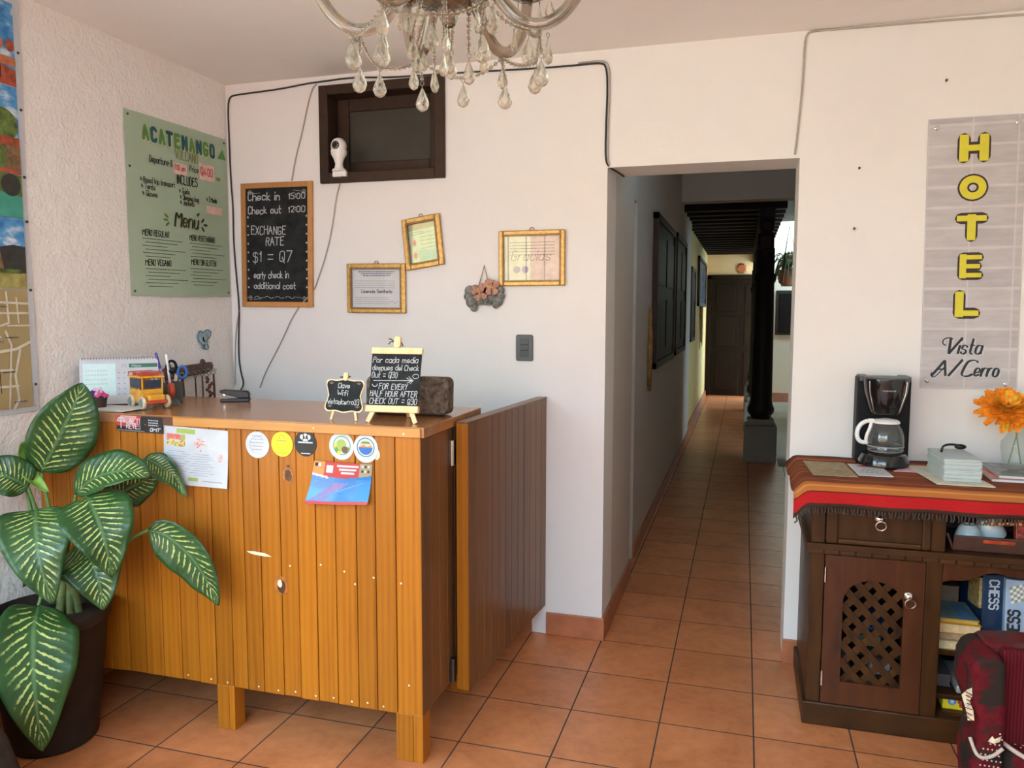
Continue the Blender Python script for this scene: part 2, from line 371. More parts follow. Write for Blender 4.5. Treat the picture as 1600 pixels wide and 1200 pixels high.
# ---- corridor behind the doorway
CX = .335; CE = 11.4
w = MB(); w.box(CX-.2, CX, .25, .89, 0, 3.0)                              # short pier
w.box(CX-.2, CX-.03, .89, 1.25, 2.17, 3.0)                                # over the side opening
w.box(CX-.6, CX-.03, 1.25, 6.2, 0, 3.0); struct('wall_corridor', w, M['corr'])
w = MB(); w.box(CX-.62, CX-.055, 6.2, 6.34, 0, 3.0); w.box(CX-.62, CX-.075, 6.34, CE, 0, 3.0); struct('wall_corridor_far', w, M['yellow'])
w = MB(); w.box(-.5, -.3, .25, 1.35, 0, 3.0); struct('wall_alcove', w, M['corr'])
w = MB(); w.box(-.9, 1.44, CE, CE+.2, 0, 3.3); struct('wall_end', w, M['cream'])
b = MB(); b.box(CX-.03, CX-.018, 1.25, 6.2, 0, .09); b.box(CX-.075, CX-.045, 6.2, CE, 0, .09); struct('baseboard_corridor', b, M['terra'])
c = MB(); c.box(-.6, 3.3, .25, 4.6, 2.95, 3.1); struct('ceiling_corridor', c, M['ceil'])
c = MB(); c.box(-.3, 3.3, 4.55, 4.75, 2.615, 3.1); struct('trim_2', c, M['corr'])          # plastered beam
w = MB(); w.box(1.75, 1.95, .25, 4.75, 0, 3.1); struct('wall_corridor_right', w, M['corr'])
c = MB(); c.box(-.6, 1.30, 4.75, CE, 2.70, 2.78)
for i in range(17): c.box(-.3, 1.32, 4.95+i*.39, 5.07+i*.39, 2.57, 2.70)
c.box(1.05, 1.20, 4.75, CE, 2.42, 2.57)                                    # carrying beam
struct('ceiling_timber', c, M['blackwood'])
# dark shuttered windows of the corridor wall
def shutters(nm, y0, y1, z0, z1, x, split):
    f = MB(); k = .05
    f.box(x-.03, x+.03, y0, y1, z0, z0+k); f.box(x-.03, x+.03, y0, y1, z1-k, z1); f.box(x-.03, x+.03, y0, y0+k, z0, z1); f.box(x-.03, x+.03, y1-k, y1, z0, z1)
    o = struct(nm, f, M['winwood'], bevel=.004)
    for q in range(split):
        a = y0+k+(y1-y0-2*k)*q/split; e = y0+k+(y1-y0-2*k)*(q+1)/split
        g = MB(); g.box(x-.02, x+.012, a+.004, e-.004, z0+k, z1-k); g.box(x+.012, x+.02, a+.05, e-.05, z0+k+.08, (z0+z1)/2-.05); g.box(x+.012, x+.02, a+.05, e-.05, (z0+z1)/2+.05, z1-k-.08)
        g.build('shutter', M['blackwood'], o, bevel=.003)
shutters('window_2', 2.09, 3.55, 1.12, 2.22, CX-.02, 2)
shutters('window_4', 3.75, 4.95, 1.13, 2.24, CX-.02, 2)
shutters('window_5', 6.6, 7.4, 1.15, 2.1, CX-.065, 1)
shutters('window_6', 8.3, 10.4, 1.62, 2.35, CX-.065, 2)
# far double door
d = MB(); d.box(.27, .35, CE-.06, CE, 0, 2.2); d.box(1.36, 1.44, CE-.06, CE, 0, 2.2); d.box(.27, 1.44, CE-.06, CE, 2.13, 2.21)
o = struct('door_1', d, M['blackwood'], bevel=.004)
for x0, x1 in ((.355, .85), (.86, 1.355)):
    g = MB(); g.box(x0, x1, CE-.045, CE-.01, .01, 2.13)
    for z0, z1 in ((.12, .8), (.92, 1.45), (1.55, 2.03)): g.box(x0+.08, x1-.08, CE-.055, CE-.045, z0, z1)
    g.build('door_leaf', M['blackwood'], o, bevel=.004)
# courtyard
c = MB(); c.box(1.30, 7.2, 4.75, 9.2, 2.9, 3.0); c.box(2.9, 7.2, 9.2, 10.6, 2.9, 3.0); struct('courtyard_sky_blocker', c, M['blackwood'])  # unseen roof added over the open courtyard to cut daylight in the corridor
w = MB(); w.box(1.30, 7, 10.55, 10.75, 0, 6.5); struct('wall_courtyard', w, M['cream'])
b = MB(); b.box(1.30, 7, 10.53, 10.55, 0, .16); struct('baseboard_courtyard', b, M['terra'])
w = MB(); w.box(7, 7.2, 4, 10.75, 0, 6.5); struct('wall_courtyard_side', w, M['cream'])
w = MB(); w.box(1.30, 7, 4.62, 10.55, .0, .006); struct('floor_courtyard', w, M['concrete'])
w = MB(); w.box(3.1, 7.2, 4.4, 4.6, 0, 3.1); struct('wall_courtyard_near', w, M['cream'])
f = MB(); f.box(1.44, 2.1, 10.50, 10.56, 1.15, 1.9)
o = struct('window_7', f, M['winwood'], bevel=.01)
g = MB(); g.box(1.49, 2.05, 10.485, 10.50, 1.20, 1.85); g.build('shutter', M['blackwood'], o, bevel=.01)
# street outside
n = NT('house_front_paint'); v = n.coord(); sp = n.n('ShaderNodeSeparateXYZ'); n.l(v, sp.inputs[0])
n.base(n.ramp(n.math('ADD', n.math('MULTIPLY', sp.outputs[0], .1), .5+.285), [(.0, (.78, .58, .24)), (.5, (.62, .25, .14))], 'CONSTANT')); n.set(Roughness=.85)
w = MB(); w.box(-14, -1.2, -11.2, -10.5, -.12, 3.25); w.box(-1.2, 12, -11.2, -10.5, -.12, 2.35); struct('wall_street', w, n.m)
w = MB(); w.box(-9.4, -9, -10.5, 2, -.12, 2.4); struct('wall_street_side', w, M['cream'])
w = MB(); w.box(-14, 12, -10.5, YF-.2, -.16, -.06); w.box(-9, -1.9, YF-.2, 2, -.16, -.06); struct('floor_street', w, M['paving'])

# pillars of the patio walk
pr = [(.075, .47), (.085, .50), (.105, .53), (.11, .57), (.095, .62), (.088, .66), (.085, 1.2), (.078, 1.85), (.09, 1.88), (.09, 1.93), (.075, 1.95), (.075, 2.2)]
for i, y in enumerate((4.9, 7.1, 9.2)):
    t = thing('pillar', ('dark turned timber pillar on a square stone block nearest the doorway', 'dark timber pillar just behind the nearest corridor pillar', 'dark timber pillar at the far end of the corridor row')[i], 'pillar', (1.12, y, 0), 'timber pillars along the corridor')
    b = MB(); b.box(.96, 1.28, y-.16, y+.16, 0, .38); b.box(.99, 1.25, y-.13, y+.13, .38, .44); b.build('stone_base', M['stone'], t, bevel=.012)
    b = MB(); b.lathe([(r*1.22, z-.03) for r, z in pr], (1.12, y, 0), 20); b.build('shaft', M['blackwood'], t, True, auto=50)
    b = MB(); b.box(1.05, 1.19, y-.35, y+.35, 2.30, 2.42); b.box(1.04, 1.20, y-.14, y+.14, 2.14, 2.32)
    b.build('bracket', M['blackwood'], t, bevel=.03)
# hanging fern by the first pillar
t = thing('hanging_fern', 'pale green potted fern hanging beside the corridor pillar', 'plant', (1.36, 5.3, 2.05))
M['fern'] = flat('fern_green', (.30, .34, .17), .6, 0, .4, 12)
b = MB(); b.lathe([(.05, 1.80), (.09, 1.84), (.11, 1.95), (.115, 1.97), (.10, 1.97)], (1.36, 5.3, 0), 16); b.build('pot', M['terra'], t, True)
b = MB()
for k in range(3):
    a = k*2.1; b.tube([(1.36+.11*math.cos(a), 5.3+.11*math.sin(a), 1.97), (1.36, 5.3, 2.42)], .003, 5)
b.build('hanger', M['iron'], t)
b = MB(); rr = random.Random(3)
for k in range(70):
    a = rr.uniform(0, 6.28); L = rr.uniform(.12, .26); hh = rr.uniform(.02, .22); q = []
    for j in range(7):
        s_ = j/6; q.append(Vector((1.36+math.cos(a)*L*s_, 5.3+math.sin(a)*L*s_, 1.97+hh*math.sin(s_*2.6)*1.1-.35*s_*s_*L*2.2)))
    sd = Vector((-math.sin(a), math.cos(a), 0))
    for j in range(6):
        p0 = q[j]; w_ = .022*(1-j/7)
        b.add([p0-sd*w_, q[j+1]-sd*w_*.8-Vector((0, 0, .01)), q[j+1], p0], [(0, 1, 2, 3)]); b.add([p0, q[j+1], q[j+1]+sd*w_*.8-Vector((0, 0, .01)), p0+sd*w_], [(0, 1, 2, 3)])
b.build('fronds', M['fern'], t)
# clay sun plate over the far door, and dry corn on the yellow wall
b = MB(); F = frame((.86, CE-.002, 2.32), (1, 0, 0), (0, 0, 1))
b.poly(F, disc(0, 0, .07, 24), 0, .03)
for k in range(12):
    a = k*PI/6; b.poly(F, [(.07*math.cos(a-.2), .07*math.sin(a-.2)), (.07*math.cos(a+.2), .07*math.sin(a+.2)), (.105*math.cos(a), .105*math.sin(a))], 0, .02)
tag(b.build('sun_plaque', M['terra'], bevel=.004), 'small clay sun plaque on the cream wall above the far corridor door', 'wall decoration')
b = MB(); rr = random.Random(5)
for k in range(16):
    y = 9.2+rr.uniform(-.35, .35); z0 = 1.58+rr.uniform(-.02, .04); L = rr.uniform(.25, .65)
    b.tube([(CX-.06, 9.2, 1.66), (CX-.05, (y+9.2)/2, z0), (CX-.045, y, z0-L)], [.006, .014, .004], 5)
M['straw'] = flat('dry_straw', (.28, .15, .04), .8, 0, .35, 20)
tag(b.build('dried_bunch', M['straw']), 'bunch of dry stalks hanging on the yellow corridor wall', 'wall decoration')
# leaning stick beside the first shutters
b = MB(); b.tube([(CX-.02, 1.95, .98), (CX-.015, 1.9, 1.3), (CX-.02, 1.92, 1.55)], [.014, .018, .012], 8)
b.tube([(CX-.017, 1.87, 1.02), (CX-.012, 1.86, 1.3)], .01, 6)
tag(b.build('wooden_staff', M['straw'], None, True), 'rough brown stick hanging on the corridor wall beside the dark shutters', 'wall decoration')
# ================================================================== RECEPTION COUNTER
ZC = 1.147; CY = -1.17; CXR = -.066; CYB = -.60
ct = thing('reception_counter', 'honey pine plank reception counter with a glossy brown top', 'counter', (-.8, -.9, 0))
b = MB(); rr = random.Random(1); seams = [-1.26, -1.185, -1.106, -1.025, -.949, -.876, -.804, -.744, -.677, -.596, -.528, -.457, -.382, -.303, -.232, -.158, CXR]
for a, e in zip(seams, seams[1:]):
    leg = (abs(a+.876) < .01) or (abs(a+.158) < .01)
    b.box(a+.0013, e-.0013, CY+rr.uniform(-.0008, .0008), CY+.022, .165+(0 if leg else rr.uniform(-.001, .001)), 1.112)
b.build('front_panel', M['plank'], ct, bevel=.0022)
b = MB()                                                            # left run, a hair out of line with the front
for k in range(5):
    x0 = -1.26-.0755*k; x1 = max(-1.26-.0755*(k+1), XL+.002); y0 = CY-.001-.006*k; y1 = y0-.006
    b.add([(x, y+d, z) for x, y in ((x0-.0013, y0), (x1+.0013, y1)) for d in (0, .022) for z in (.165, 1.112)], [(0, 2, 3, 1), (4, 5, 7, 6), (0, 1, 5, 4), (2, 6, 7, 3), (0, 4, 6, 2), (1, 3, 7, 5)])
b.build('side_run', M['plank'], ct, bevel=.0022)
b = MB(); ys = [CY, -1.085, -1.01, -.935, -.86, -.785, -.71, -.635, CYB]
for a, e in zip(ys, ys[1:]): b.box(CXR-.02, CXR, a+.0013, e-.0013, .165, 1.112)
b.build('end_panel', M['plank2'], ct, bevel=.002)
for x0, x1, y0 in ((-.876, -.804, CY), (-.164, CXR, CY)):
    b = MB(); b.box(x0, (x0+x1)/2+.012, y0-.0005, y0+.06, 0, .168); b.box((x0+x1)/2+.0135, x1, y0-.0005, y0+.06, 0, .168); b.build('leg', M['plank'], ct, bevel=.002)
for x0 in (-1.55, -.164):
    b = MB(); b.box(x0, x0+.08, CYB-.06, CYB, 0, .168); b.build('leg', M['plank'], ct, bevel=.002)
b = MB(); b.box(XL+.002, CXR+.014, CY-.004, CYB, 1.112, ZC); b.build('countertop', M['top'], ct, bevel=.002)
b = MB(); b.box(-1.018, CXR+.004, CY-.012, CY-.003, 1.113, ZC-.003); b.build('edge_strip', M['edge'], ct, bevel=.002)
b = MB(); b.box(-1.26, -1.02, CY-.008, CY-.003, 1.113, ZC-.004); b.build('bare_edge', M['dkedge'], ct)
b = MB(); b.box(XL+.01, CXR-.03, CYB-.02, CYB, .165, 1.11); b.box(XL+.01, CXR-.03, CY+.03, CYB-.02, .165, .185); b.build('back_panel', M['plank2'], ct)
# knots, nails and the pale scratch in the planks
M['knot'] = flat('wood_knot', (.085, .03, .012), .45, 0, .5, 60)
M['knot2'] = flat('wood_knot_halo', (.40, .13, .025), .45, 0, .35, 40)
M['filler'] = flat('pale_wood_filler', (.80, .66, .45), .8, 0, .2, 60)
F = frame((0, CY, 0), (1, 0, 0), (0, 0, 1))
b = MB()
KM = [M['knot'], M['knot2'], M['filler']]
def blob(u, v, r, ry, m, n=.0012, seed=0):
    q = random.Random(seed); b.poly(F, [(u+r*math.cos(k*PI/10)*q.uniform(.85, 1.1), v+ry*math.sin(k*PI/10)*q.uniform(.85, 1.1)) for k in range(20)], n, None, m)
blob(-.559, .959, .022, .030, 1, .0011, 1); blob(-.559, .959, .014, .021, 0, .0016, 2); blob(-.559, .992, .006, .004, 0, .0016, 3)
b.build('knot', KM, ct); b = MB(); blob(-.598, .566, .027, .036, 1, .0011, 4); blob(-.596, .562, .016, .024, 0, .0016, 5); blob(-.602, .572, .009, .014, 2, .002, 6)
b.build('knot', KM, ct); b = MB(); b.poly(F, [(-.733, .677), (-.70, .679), (-.655, .675), (-.632, .665), (-.66, .664), (-.70, .667), (-.722, .671)], .0014, None, 2)
b.build('scratch', KM, ct)['label'] = 'pale chipped scratch'
b = MB(); blob(-.222, 1.05, .012, .018, 2, .0011, 8); b.build('knot', KM, ct)
for k, (x, z) in enumerate([(-.83, .18), (-.70, .183), (-.62, .18), (-.55, .185), (-.47, .182), (-.40, .185), (-.33, .182), (-.27, .186), (-.21, .182), (-.115, .27), (-.35, .64), (-.44, .655), (-.31, .60), (-.24, .63), (-.14, .62), (-.56, .64), (-.90, .183), (-1.0, .185), (-.12, 1.125), (-.45, 1.13)]):
    b = MB(); blob(x, z, .0035, .0035, 2, .0014 if z < 1.11 else .0128, k); b.build('nail_hole', KM, ct)
# swing gate closing the counter to the wall
gt = thing('swing_gate', 'brown plank swing gate between the counter and the back wall', 'gate', (.03, -.45, .14))
ga, gb = Vector((.0, -.905, 0)), Vector((.066, -.003, 0)); gd = (gb-ga).normalized(); gn = Vector((-gd.y, gd.x, 0))
L = (gb-ga).length; cut = L*.66; TH = .044
def leaf_of(u0, u1, nm, n):
    b = MB()
    for k in range(n):
        a = u0+(u1-u0)*k/n; e = u0+(u1-u0)*(k+1)/n
        b.obox(ga+gd*(a+.0012)+Vector((0, 0, .14)), gd*(e-a-.0024), gn*TH, (0, 0, .985))
    return b.build(nm, M['plank2'], gt, bevel=.002)
lf = leaf_of(.012, cut, 'leaf', 8); leaf_of(cut+.004, L, 'fixed_panel', 4)
b = MB(); b.obox(ga+Vector((0, 0, .14)), gd*.012, gn*TH, (0, 0, .985)); b.build('leaf_edge', M['plank'], gt, bevel=.002)
b = MB(); b.obox(ga+gd*.0+gn*-.001+Vector((0, 0, 1.125)), gd*L, gn*(TH+.002), (0, 0, .006)); b.build('top_rail', M['plank2'], gt)
for z in (1.02, .215):
    b = MB(); b.box(-.064, -.048, -.915, -.898, z-.045, z+.045); b.tube([(-.054, -.918, z-.045), (-.054, -.918, z+.045)], .006, 8); b.build('hinge', M['chrome'] if z > .5 else M['iron'], gt)

# ---- stickers and papers on the counter front
def sticker(u, v, r, ry, ms, label, art):
    b = MB(); b.poly(F, disc(u, v, r, 32, ry), .0016, .0022, 0); art(b, u, v); return tag(b.build('sticker', ms), label, 'sticker', 'round stickers on the counter front')
S = {k: flat('print_'+k, tuple(x*.76 for x in c), .5, 0, .06, 20) for k, c in dict(white=(.70, .73, .76), yellow=(.90, .80, .02), black=(.014, .013, .013), green=(.16, .36, .08), lime=(.42, .55, .12), blue=(.03, .17, .55), sky=(.12, .38, .80), red=(.62, .05, .05), orange=(.80, .33, .10), pink=(.82, .38, .36), teal=(.03, .18, .20), grey=(.33, .35, .37), purple=(.30, .22, .52), cyan=(.03, .30, .72), tan=(.45, .36, .20), brown=(.20, .10, .05), peach=(.85, .62, .52), mint=(.36, .50, .36)).items()}
def a1(b, u, v):
    for k in range(5): scribble(b, F, u-.028+.004*abs(k-2), v+.03-.012*k, .055-.008*abs(k-2), .003, 1, .0025, k)
    b.stroke(F, disc(u, v, .030, 20)[2:14], .0015, .0025, 1, False)
sticker(-.677, 1.060, .047, .047, [S['white'], S['grey']], 'white round sticker, leftmost of the five on the counter front', a1)
def a2(b, u, v):
    b.stroke(F, [(u-.012, v+.018), (u-.006, v+.032), (u+.006, v+.032), (u+.012, v+.018)], .002, .0025, 1, False)
    scribble(b, F, u-.018, v+.01, .036, .004, 1, .0025, 3); scribble(b, F, u-.03, v-.032, .05, .002, 1, .0025, 4)
sticker(-.579, 1.067, .042, .044, [S['yellow'], S['tan']], 'bright yellow round sticker on the counter front', a2)
def a3(b, u, v):
    for d in (-.012, 0, .012): b.poly(F, disc(u+d, v+.022+(.004 if d == 0 else 0), .009, 14), .0025, None, 1)
    b.poly(F, rect(u-.010, u+.010, v+.008, v+.02), .0025, None, 1); b.poly(F, rect(u-.028, u+.028, v+.001, v+.006), .0025, None, 1); b.poly(F, rect(u-.018, u+.018, v-.036, v-.033), .0025, None, 1)
sticker(-.488, 1.074, .042, .045, [S['black'], S['white']], 'black round sticker with a white emblem on the counter front', a3)
def a4(b, u, v):
    b.stroke(F, disc(u+.002, v+.002, .031, 28)+disc(u+.002, v+.002, .031, 28)[:1], .003, .0025, 1, False)
    for dx, dy, r, m in ((0, .004, .019, 2), (-.012, -.012, .012, 1), (.013, -.012, .012, 3), (.004, .012, .010, 1), (-.022, .002, .006, 4), (.024, -.008, .006, 1), (-.008, -.022, .007, 4)): b.poly(F, disc(u+dx, v+dy, r, 14), .0027+.0001*m, None, m)
sticker(-.352, 1.072, .046, .047, [S['white'], S['green'], S['lime'], S['brown'], S['yellow']], 'white round sticker with a green leafy picture on the counter front', a4)
def a5(b, u, v):
    b.stroke(F, disc(u, v+.004, .031, 28)+disc(u, v+.004, .031, 28)[:1], .003, .0025, 1, False)
    hd = disc(u, v+.004, .025, 28)
    b.poly(F, hd[14:]+[hd[0]], .0027, None, 2); b.poly(F, hd[:15], .0027, None, 3); b.poly(F, [(u-.025, v+.004), (u-.008, v+.014), (u+.006, v+.006), (u+.018, v+.012), (u+.025, v+.004)], .003, None, 4); b.poly(F, [(u-.012, v+.024), (u+.012, v+.024), (u+.018, v+.016), (u-.018, v+.016)], .003, None, 5)
sticker(-.262, 1.068, .045, .048, [S['white'], S['teal'], S['blue'], S['peach'], S['orange'], S['green']], 'white round sticker with a blue lake picture, rightmost on the counter front', a5)
def sheet(pts, curl, F=F, n=.002):           # a hanging sheet: outline quad u/v with a curled lower edge
    def fn(i, j):
        (a, b_), (c_, d) = pts[0], pts[1]; (e, f), (g, h) = pts[3], pts[2]
        u = (a*(1-i)+c_*i)*(1-j)+(e*(1-i)+g*i)*j; v = (b_*(1-i)+d*i)*(1-j)+(f*(1-i)+h*i)*j
        return F(u, v, n+curl(i, j))
    return fn
# white printed sheet
cur = lambda i, j: .012*j*j*i+.004*math.sin(i*5)*j
fn = sheet([(-1.066, 1.112), (-.795, 1.103), (-.80, .897), (-1.072, .902)], cur)
b = MB(); b.grid(fn, 12, 12, 0)
def dec(b, i0, i1, j0, j1, m, d=.0008, fn=None):
    g = fn; q = [g(i0, j0), g(i1, j0), g(i1, j1), g(i0, j1)]; nn = (q[3]-q[0]).cross(q[1]-q[0]).normalized()
    if nn.y > 0: nn = -nn
    b.add([p+nn*d for p in q], [(0, 1, 2, 3)], m)
dec(b, .21, .50, .03, .11, 1, fn=fn)
q7 = random.Random(31)
for k in range(14):
    for j in range(9): dec(b, .05+.021*k, .0712+.021*k, .13+.0235*j, .1537+.0235*j, (q7.choice((8, 8, 8, 2)) if k < 11 else 1) if j < 4 else q7.choice((3, 1, 4, 6, 5, 0, 3, 8)), fn=fn)
for k in range(60):
    u_, v_ = q7.gauss(.56, .045), q7.gauss(.25, .04); dec(b, u_, u_+.022, v_, v_+.022, q7.choice((2, 6, 6, 8, 0)), .001+.00001*k, fn=fn)
for k in range(24):
    u_, v_ = q7.gauss(.88, .025), q7.gauss(.48, .03); dec(b, u_, u_+.02, v_, v_+.022, q7.choice((6, 2, 6)), .001+.00001*k, fn=fn)
for k in range(10):
    w_ = .14+.05*((k*5) % 3); c0 = .21; dec(b, c0-w_, c0+w_*.9, .42+.042*k, .428+.042*k, 7, fn=fn); w_ = .11+.04*((k*7) % 3); dec(b, .60-w_, .60+w_, .45+.04*k, .458+.04*k, 7, fn=fn)
dec(b, .40, .55, .86, .92, 1, fn=fn); dec(b, .62, .92, .90, .915, 7, fn=fn)
pc = b.build('printed_sheet', [S['white'], S['lime'], S['pink'], S['yellow'], S['tan'], S['lime'], S['peach'], flat('pale_grey_print', (.27, .30, .34), .7), flat('soft_red_print', (.62, .16, .12), .7)], None, True)
tag(pc, 'white printed sheet with food pictures taped to the counter front', 'paper')
# red and black advert strip
b = MB(); Fs = frame((-1.267, CY-.008, 1.085), (1, 0, -.018), (.018, 0, 1)); W_, H_ = .203, .058
b.poly(Fs, rect(0, W_, 0, H_), .0004, .0012, 0); b.poly(Fs, [(0, H_*.35), (W_*.45, H_*.25), (W_*.55, H_), (0, H_)], .0016, None, 1); b.poly(Fs, [(W_*.05, H_*.6), (W_*.35, H_*.45), (W_*.45, H_), (W_*.1, H_)], .0018, None, 2)
write(b, Fs, 'SALTI', .045, .031, .017, .0028, 3, 0, 0, .03, True, None, .0022, .063); write(b, Fs, 'REYES', .045, .011, .017, .0028, 3, 0, 0, .03, True, None, .0022, .065)
b.stroke(Fs, [(.021, .012), (.021, .045)], .004, .0022, 3); b.stroke(Fs, [(.006, .038), (.012, .048), (.021, .050), (.030, .048), (.036, .038)], .004, .0022, 3); b.stroke(Fs, [(.004, .036), (.038, .036)], .003, .0022, 3)
for k in range(3): scribble(b, Fs, .142, .044-.009*k, .043, .004, 3, .0022, k+2)
write(b, Fs, 'OMT', .148, .006, .012, .003, 3, 0, .25, 0, True, None, .0022, .046); scribble(b, Fs, .004, .003, .12, .0016, 3, .0022, 9); b.poly(Fs, disc(.128, .029, .003, 10), .0022, None, 1)
tag(b.build('advert_strip', [S['black'], S['red'], S['pink'], S['white']]), 'red and black advertising card stuck at the corner of the counter edge', 'card')
# glossy blue leaflet
cur = lambda i, j: .004+.03*j**3*(1-.4*i)+.004*math.sin(i*4)
fn = sheet([(-.453, 1.018), (-.238, 1.016), (-.25, .883), (-.479, .874)], cur)
b = MB(); g = 44
for j in range(g):
    for i in range(g):
        ii, jj = (i+.5)/g, (j+.5)/g; edge = .30+.10*math.sin(ii*3.0)
        m = (3 if ii < .2 else 4 if ii > .8 else 1) if jj < edge-.02 else 2 if jj < edge+.03 and ii < .3 else 0
        if jj > .35 and abs((ii-.12)-(1-jj)*.8) < .12 and jj > .5: m = 5
        if jj > .94: m = 1
        if ii > .78 and jj > .4: m = 6 if m == 0 else m
        q = [fn(i/g, j/g), fn((i+1)/g, j/g), fn((i+1)/g, (j+1)/g), fn(i/g, (j+1)/g)]; b.add(q, [(0, 1, 2, 3)], m)
for k in range(3): dec(b, .42+.04*k, .78-.03*k, .06+.085*k, .11+.085*k, 2, .0012, fn=fn)
for k in range(14): x_, y_ = .08+.8*((k*37) % 14)/14, .45+.45*((k*5) % 14)/14; dec(b, x_, x_+.07, y_, y_+.035, 7, .0012, fn=fn)
dec(b, .24, .36, .08, .26, 2, .0012, fn=fn)
for k in range(6): dec(b, .83+.05*(k % 3), .86+.05*(k % 3), .04+.12*(k//3), .10+.12*(k//3), 8 if k % 2 else 2, .0012, fn=fn)
for k in range(2): dec(b, .03+.06*k, .08+.06*k, .04, .12, 8 if k == 0 else 2, .0012, fn=fn)
S['gcyan'] = flat('gloss_cyan', (.01, .17, .50), .18, 0, .06, 20)
tag(b.build('leaflet', [S['gcyan'], S['red'], S['white'], S['orange'], S['tan'], S['purple'], S['cyan'], S['sky'], S['black']], None, True), 'glossy blue and red travel leaflet hanging curled on the counter front', 'leaflet')

# ---- things on the counter top
def easel_chalk(): pass
E2 = frame((-.198, -1.105, ZC), (1, .06, 0), (0, .22, 1))      # tilted back
t = thing('chalkboard_easel', 'tall tabletop chalkboard easel about half hours after check out', 'sign', (-.198, -1.07, ZC))
b = MB(); b.poly(E2, rect(-.089, .089, .058, .235), 0, .004); b.build('board', M['slate'], t)
b = MB(); b.poly(E2, rect(-.092, .092, .235, .257), -.004, .008); b.build('top_bar', M['pine'], t, bevel=.002)
b = MB(); b.poly(E2, rect(-.094, .094, .035, .058), -.004, .016); b.build('ledge', M['pine'], t, bevel=.002)
for s_ in (-1, 1):
    b = MB(); b.bar(E2(s_*.068, .04, .004), E2(s_*.086, .001, .004), .016, .008, E2(0, 0, 1)-E2(0, 0, 0)); b.build('leg', M['pine'], t, bevel=.0015)
b = MB(); b.bar(E2(0, .23, -.006), (-.202, -.955, ZC+.002), .014, .008); b.build('back_leg', M['pine'], t, bevel=.0015)
b = MB(); b.poly(E2, rrect(-.012, .012, .255, .295, .009), -.002, .012); b.build('clip', M['pine'], t, bevel=.002)
for s_ in (-1, 1): b = MB(); b.tube([E2(-.012, .276, .008), E2(-.022, .281+.004*s_, .012), E2(-.030, .276+.009*s_, .012)], .0022, 6); b.build('wing', M['iron'], t)
b = MB(); b.tube([E2(.012, .276, .0), E2(.018, .262, .0)], .002, 6); b.build('bolt', M['iron'], t)
b = MB()
for k, (s_, sz) in enumerate((('Por cada media', .020), ('despues del Check', .019), ('Out = Q30', .020))): write(b, E2, s_, -.084, .205-.026*k, sz, .0022, 0, 0, .12, .05, True, None, .0048, (.165, .170, .095)[k])
b.stroke(E2, [(-.076, .143), (.060, .145)], .0022, .0048, 0); b.stroke(E2, [(.043, .153), (.062, .145), (.045, .136)], .0022, .0048, 0); b.stroke(E2, [(.05, .158), (.066, .145), (.056, .134)], .0018, .0048, 0)
b.stroke(E2, smooth([(.062, .160), (.07, .168), (.085, .165), (.084, .154), (.068, .151), (.064, .158)], 2), .002, .0048, 0)
b.stroke(E2, smooth([(-.080, .130), (-.074, .122), (-.062, .124), (-.062, .131)], 2), .0024, .0048, 0)
for k, (s_, w_) in enumerate((('FOR EVERY', .105), ('HALF HOUR AFTER', .170), ('CHECK OUT = Q30', .172))): write(b, E2, s_, -.055 if k == 0 else -.085, .114-.025*k, .019, .0022, 0, 0, .15, .05, True, None, .0048, w_)
b.build('lettering', M['chalk'], t)
E1 = frame((-.383, -1.10, ZC), (1, -.05, 0), (0, .2, 1))
t = thing('chalkboard_easel', 'small wavy-edged chalkboard easel with the wifi key', 'sign', (-.383, -1.08, ZC))
hw, hh, q = .071, .057, []
for k in range(96):
    a = 2*PI*k/96; sx_ = math.copysign(abs(math.cos(a))**.35, math.cos(a)); sy_ = math.copysign(abs(math.sin(a))**.35, math.sin(a))
    x_, y_ = hw*sx_, hh*sy_; wv_ = 1+.035*math.cos(8*a+PI)
    x_ *= 1-.10*math.cos(PI*min(1, abs(y_)/hh*1.25)) if abs(x_) > hw*.6 else 1; y_ *= 1+.05*math.cos(x_/hw*6.2)
    q.append((x_, .086+y_))
b = MB(); b.poly(E1, q, 0, .005); b.build('frame', M['pine'], t)
b = MB(); b.poly(E1, [(x_*.94, .086+(y_-.086)*.93) for x_, y_ in q], .0052, .0056); b.build('board', M['slate'], t)
b = MB(); write(b, E1, 'Clave', -.026, .112, .018, .0024, 0, 0, .05, .05, True, None, .0062, .048); write(b, E1, 'Wifi', -.027, .086, .018, .0026, 0, 0, .05, .05, True, None, .0062, .044); write(b, E1, 'vistaalcerro33', -.064, .056, .018, .0023, 0, 0, .05, .06, True, None, .0062, .126)
b.build('lettering', M['chalk'], t)
cfm = flat('faded_chalk', (.16, .12, .12), .9)
for sx_ in (-1, 1):
    for sy_ in (-1, 1):
        b = MB()
        for k in range(3): b.stroke(E1, [(sx_*.054, .086+sy_*.040), (sx_*.054+.008*math.cos(k*PI/3+.5), .086+sy_*.040+.008*math.sin(k*PI/3+.5))], .004, .006, 0)
        b.build('corner_flower', cfm, t)
for s_ in (-1, 1):
    b = MB(); b.bar(E1(s_*.040, .045, -.003), E1(s_*.050, .001, -.003), .009, .006, E1(0, 0, 1)-E1(0, 0, 0)); b.build('leg', M['pine'], t, bevel=.001)
b = MB(); b.bar(E1(0, .13, -.006), (-.383, -1.00, ZC+.002), .009, .006); b.build('back_leg', M['pine'], t, bevel=.001)
b = MB(); b.poly(E1, rrect(-.009, .009, .138, .166, .007), -.002, .008); b.build('clip', M['pine'], t, bevel=.0015)
b = MB(); b.tube([E1(-.022, .150, .004), E1(-.009, .150, .004)], .0025, 6); b.build('wing_nut', M['iron'], t); b = MB(); b.tube([E1(.009, .150, .004), E1(.018, .154, .004)], .002, 6); b.build('bolt', M['iron'], t)
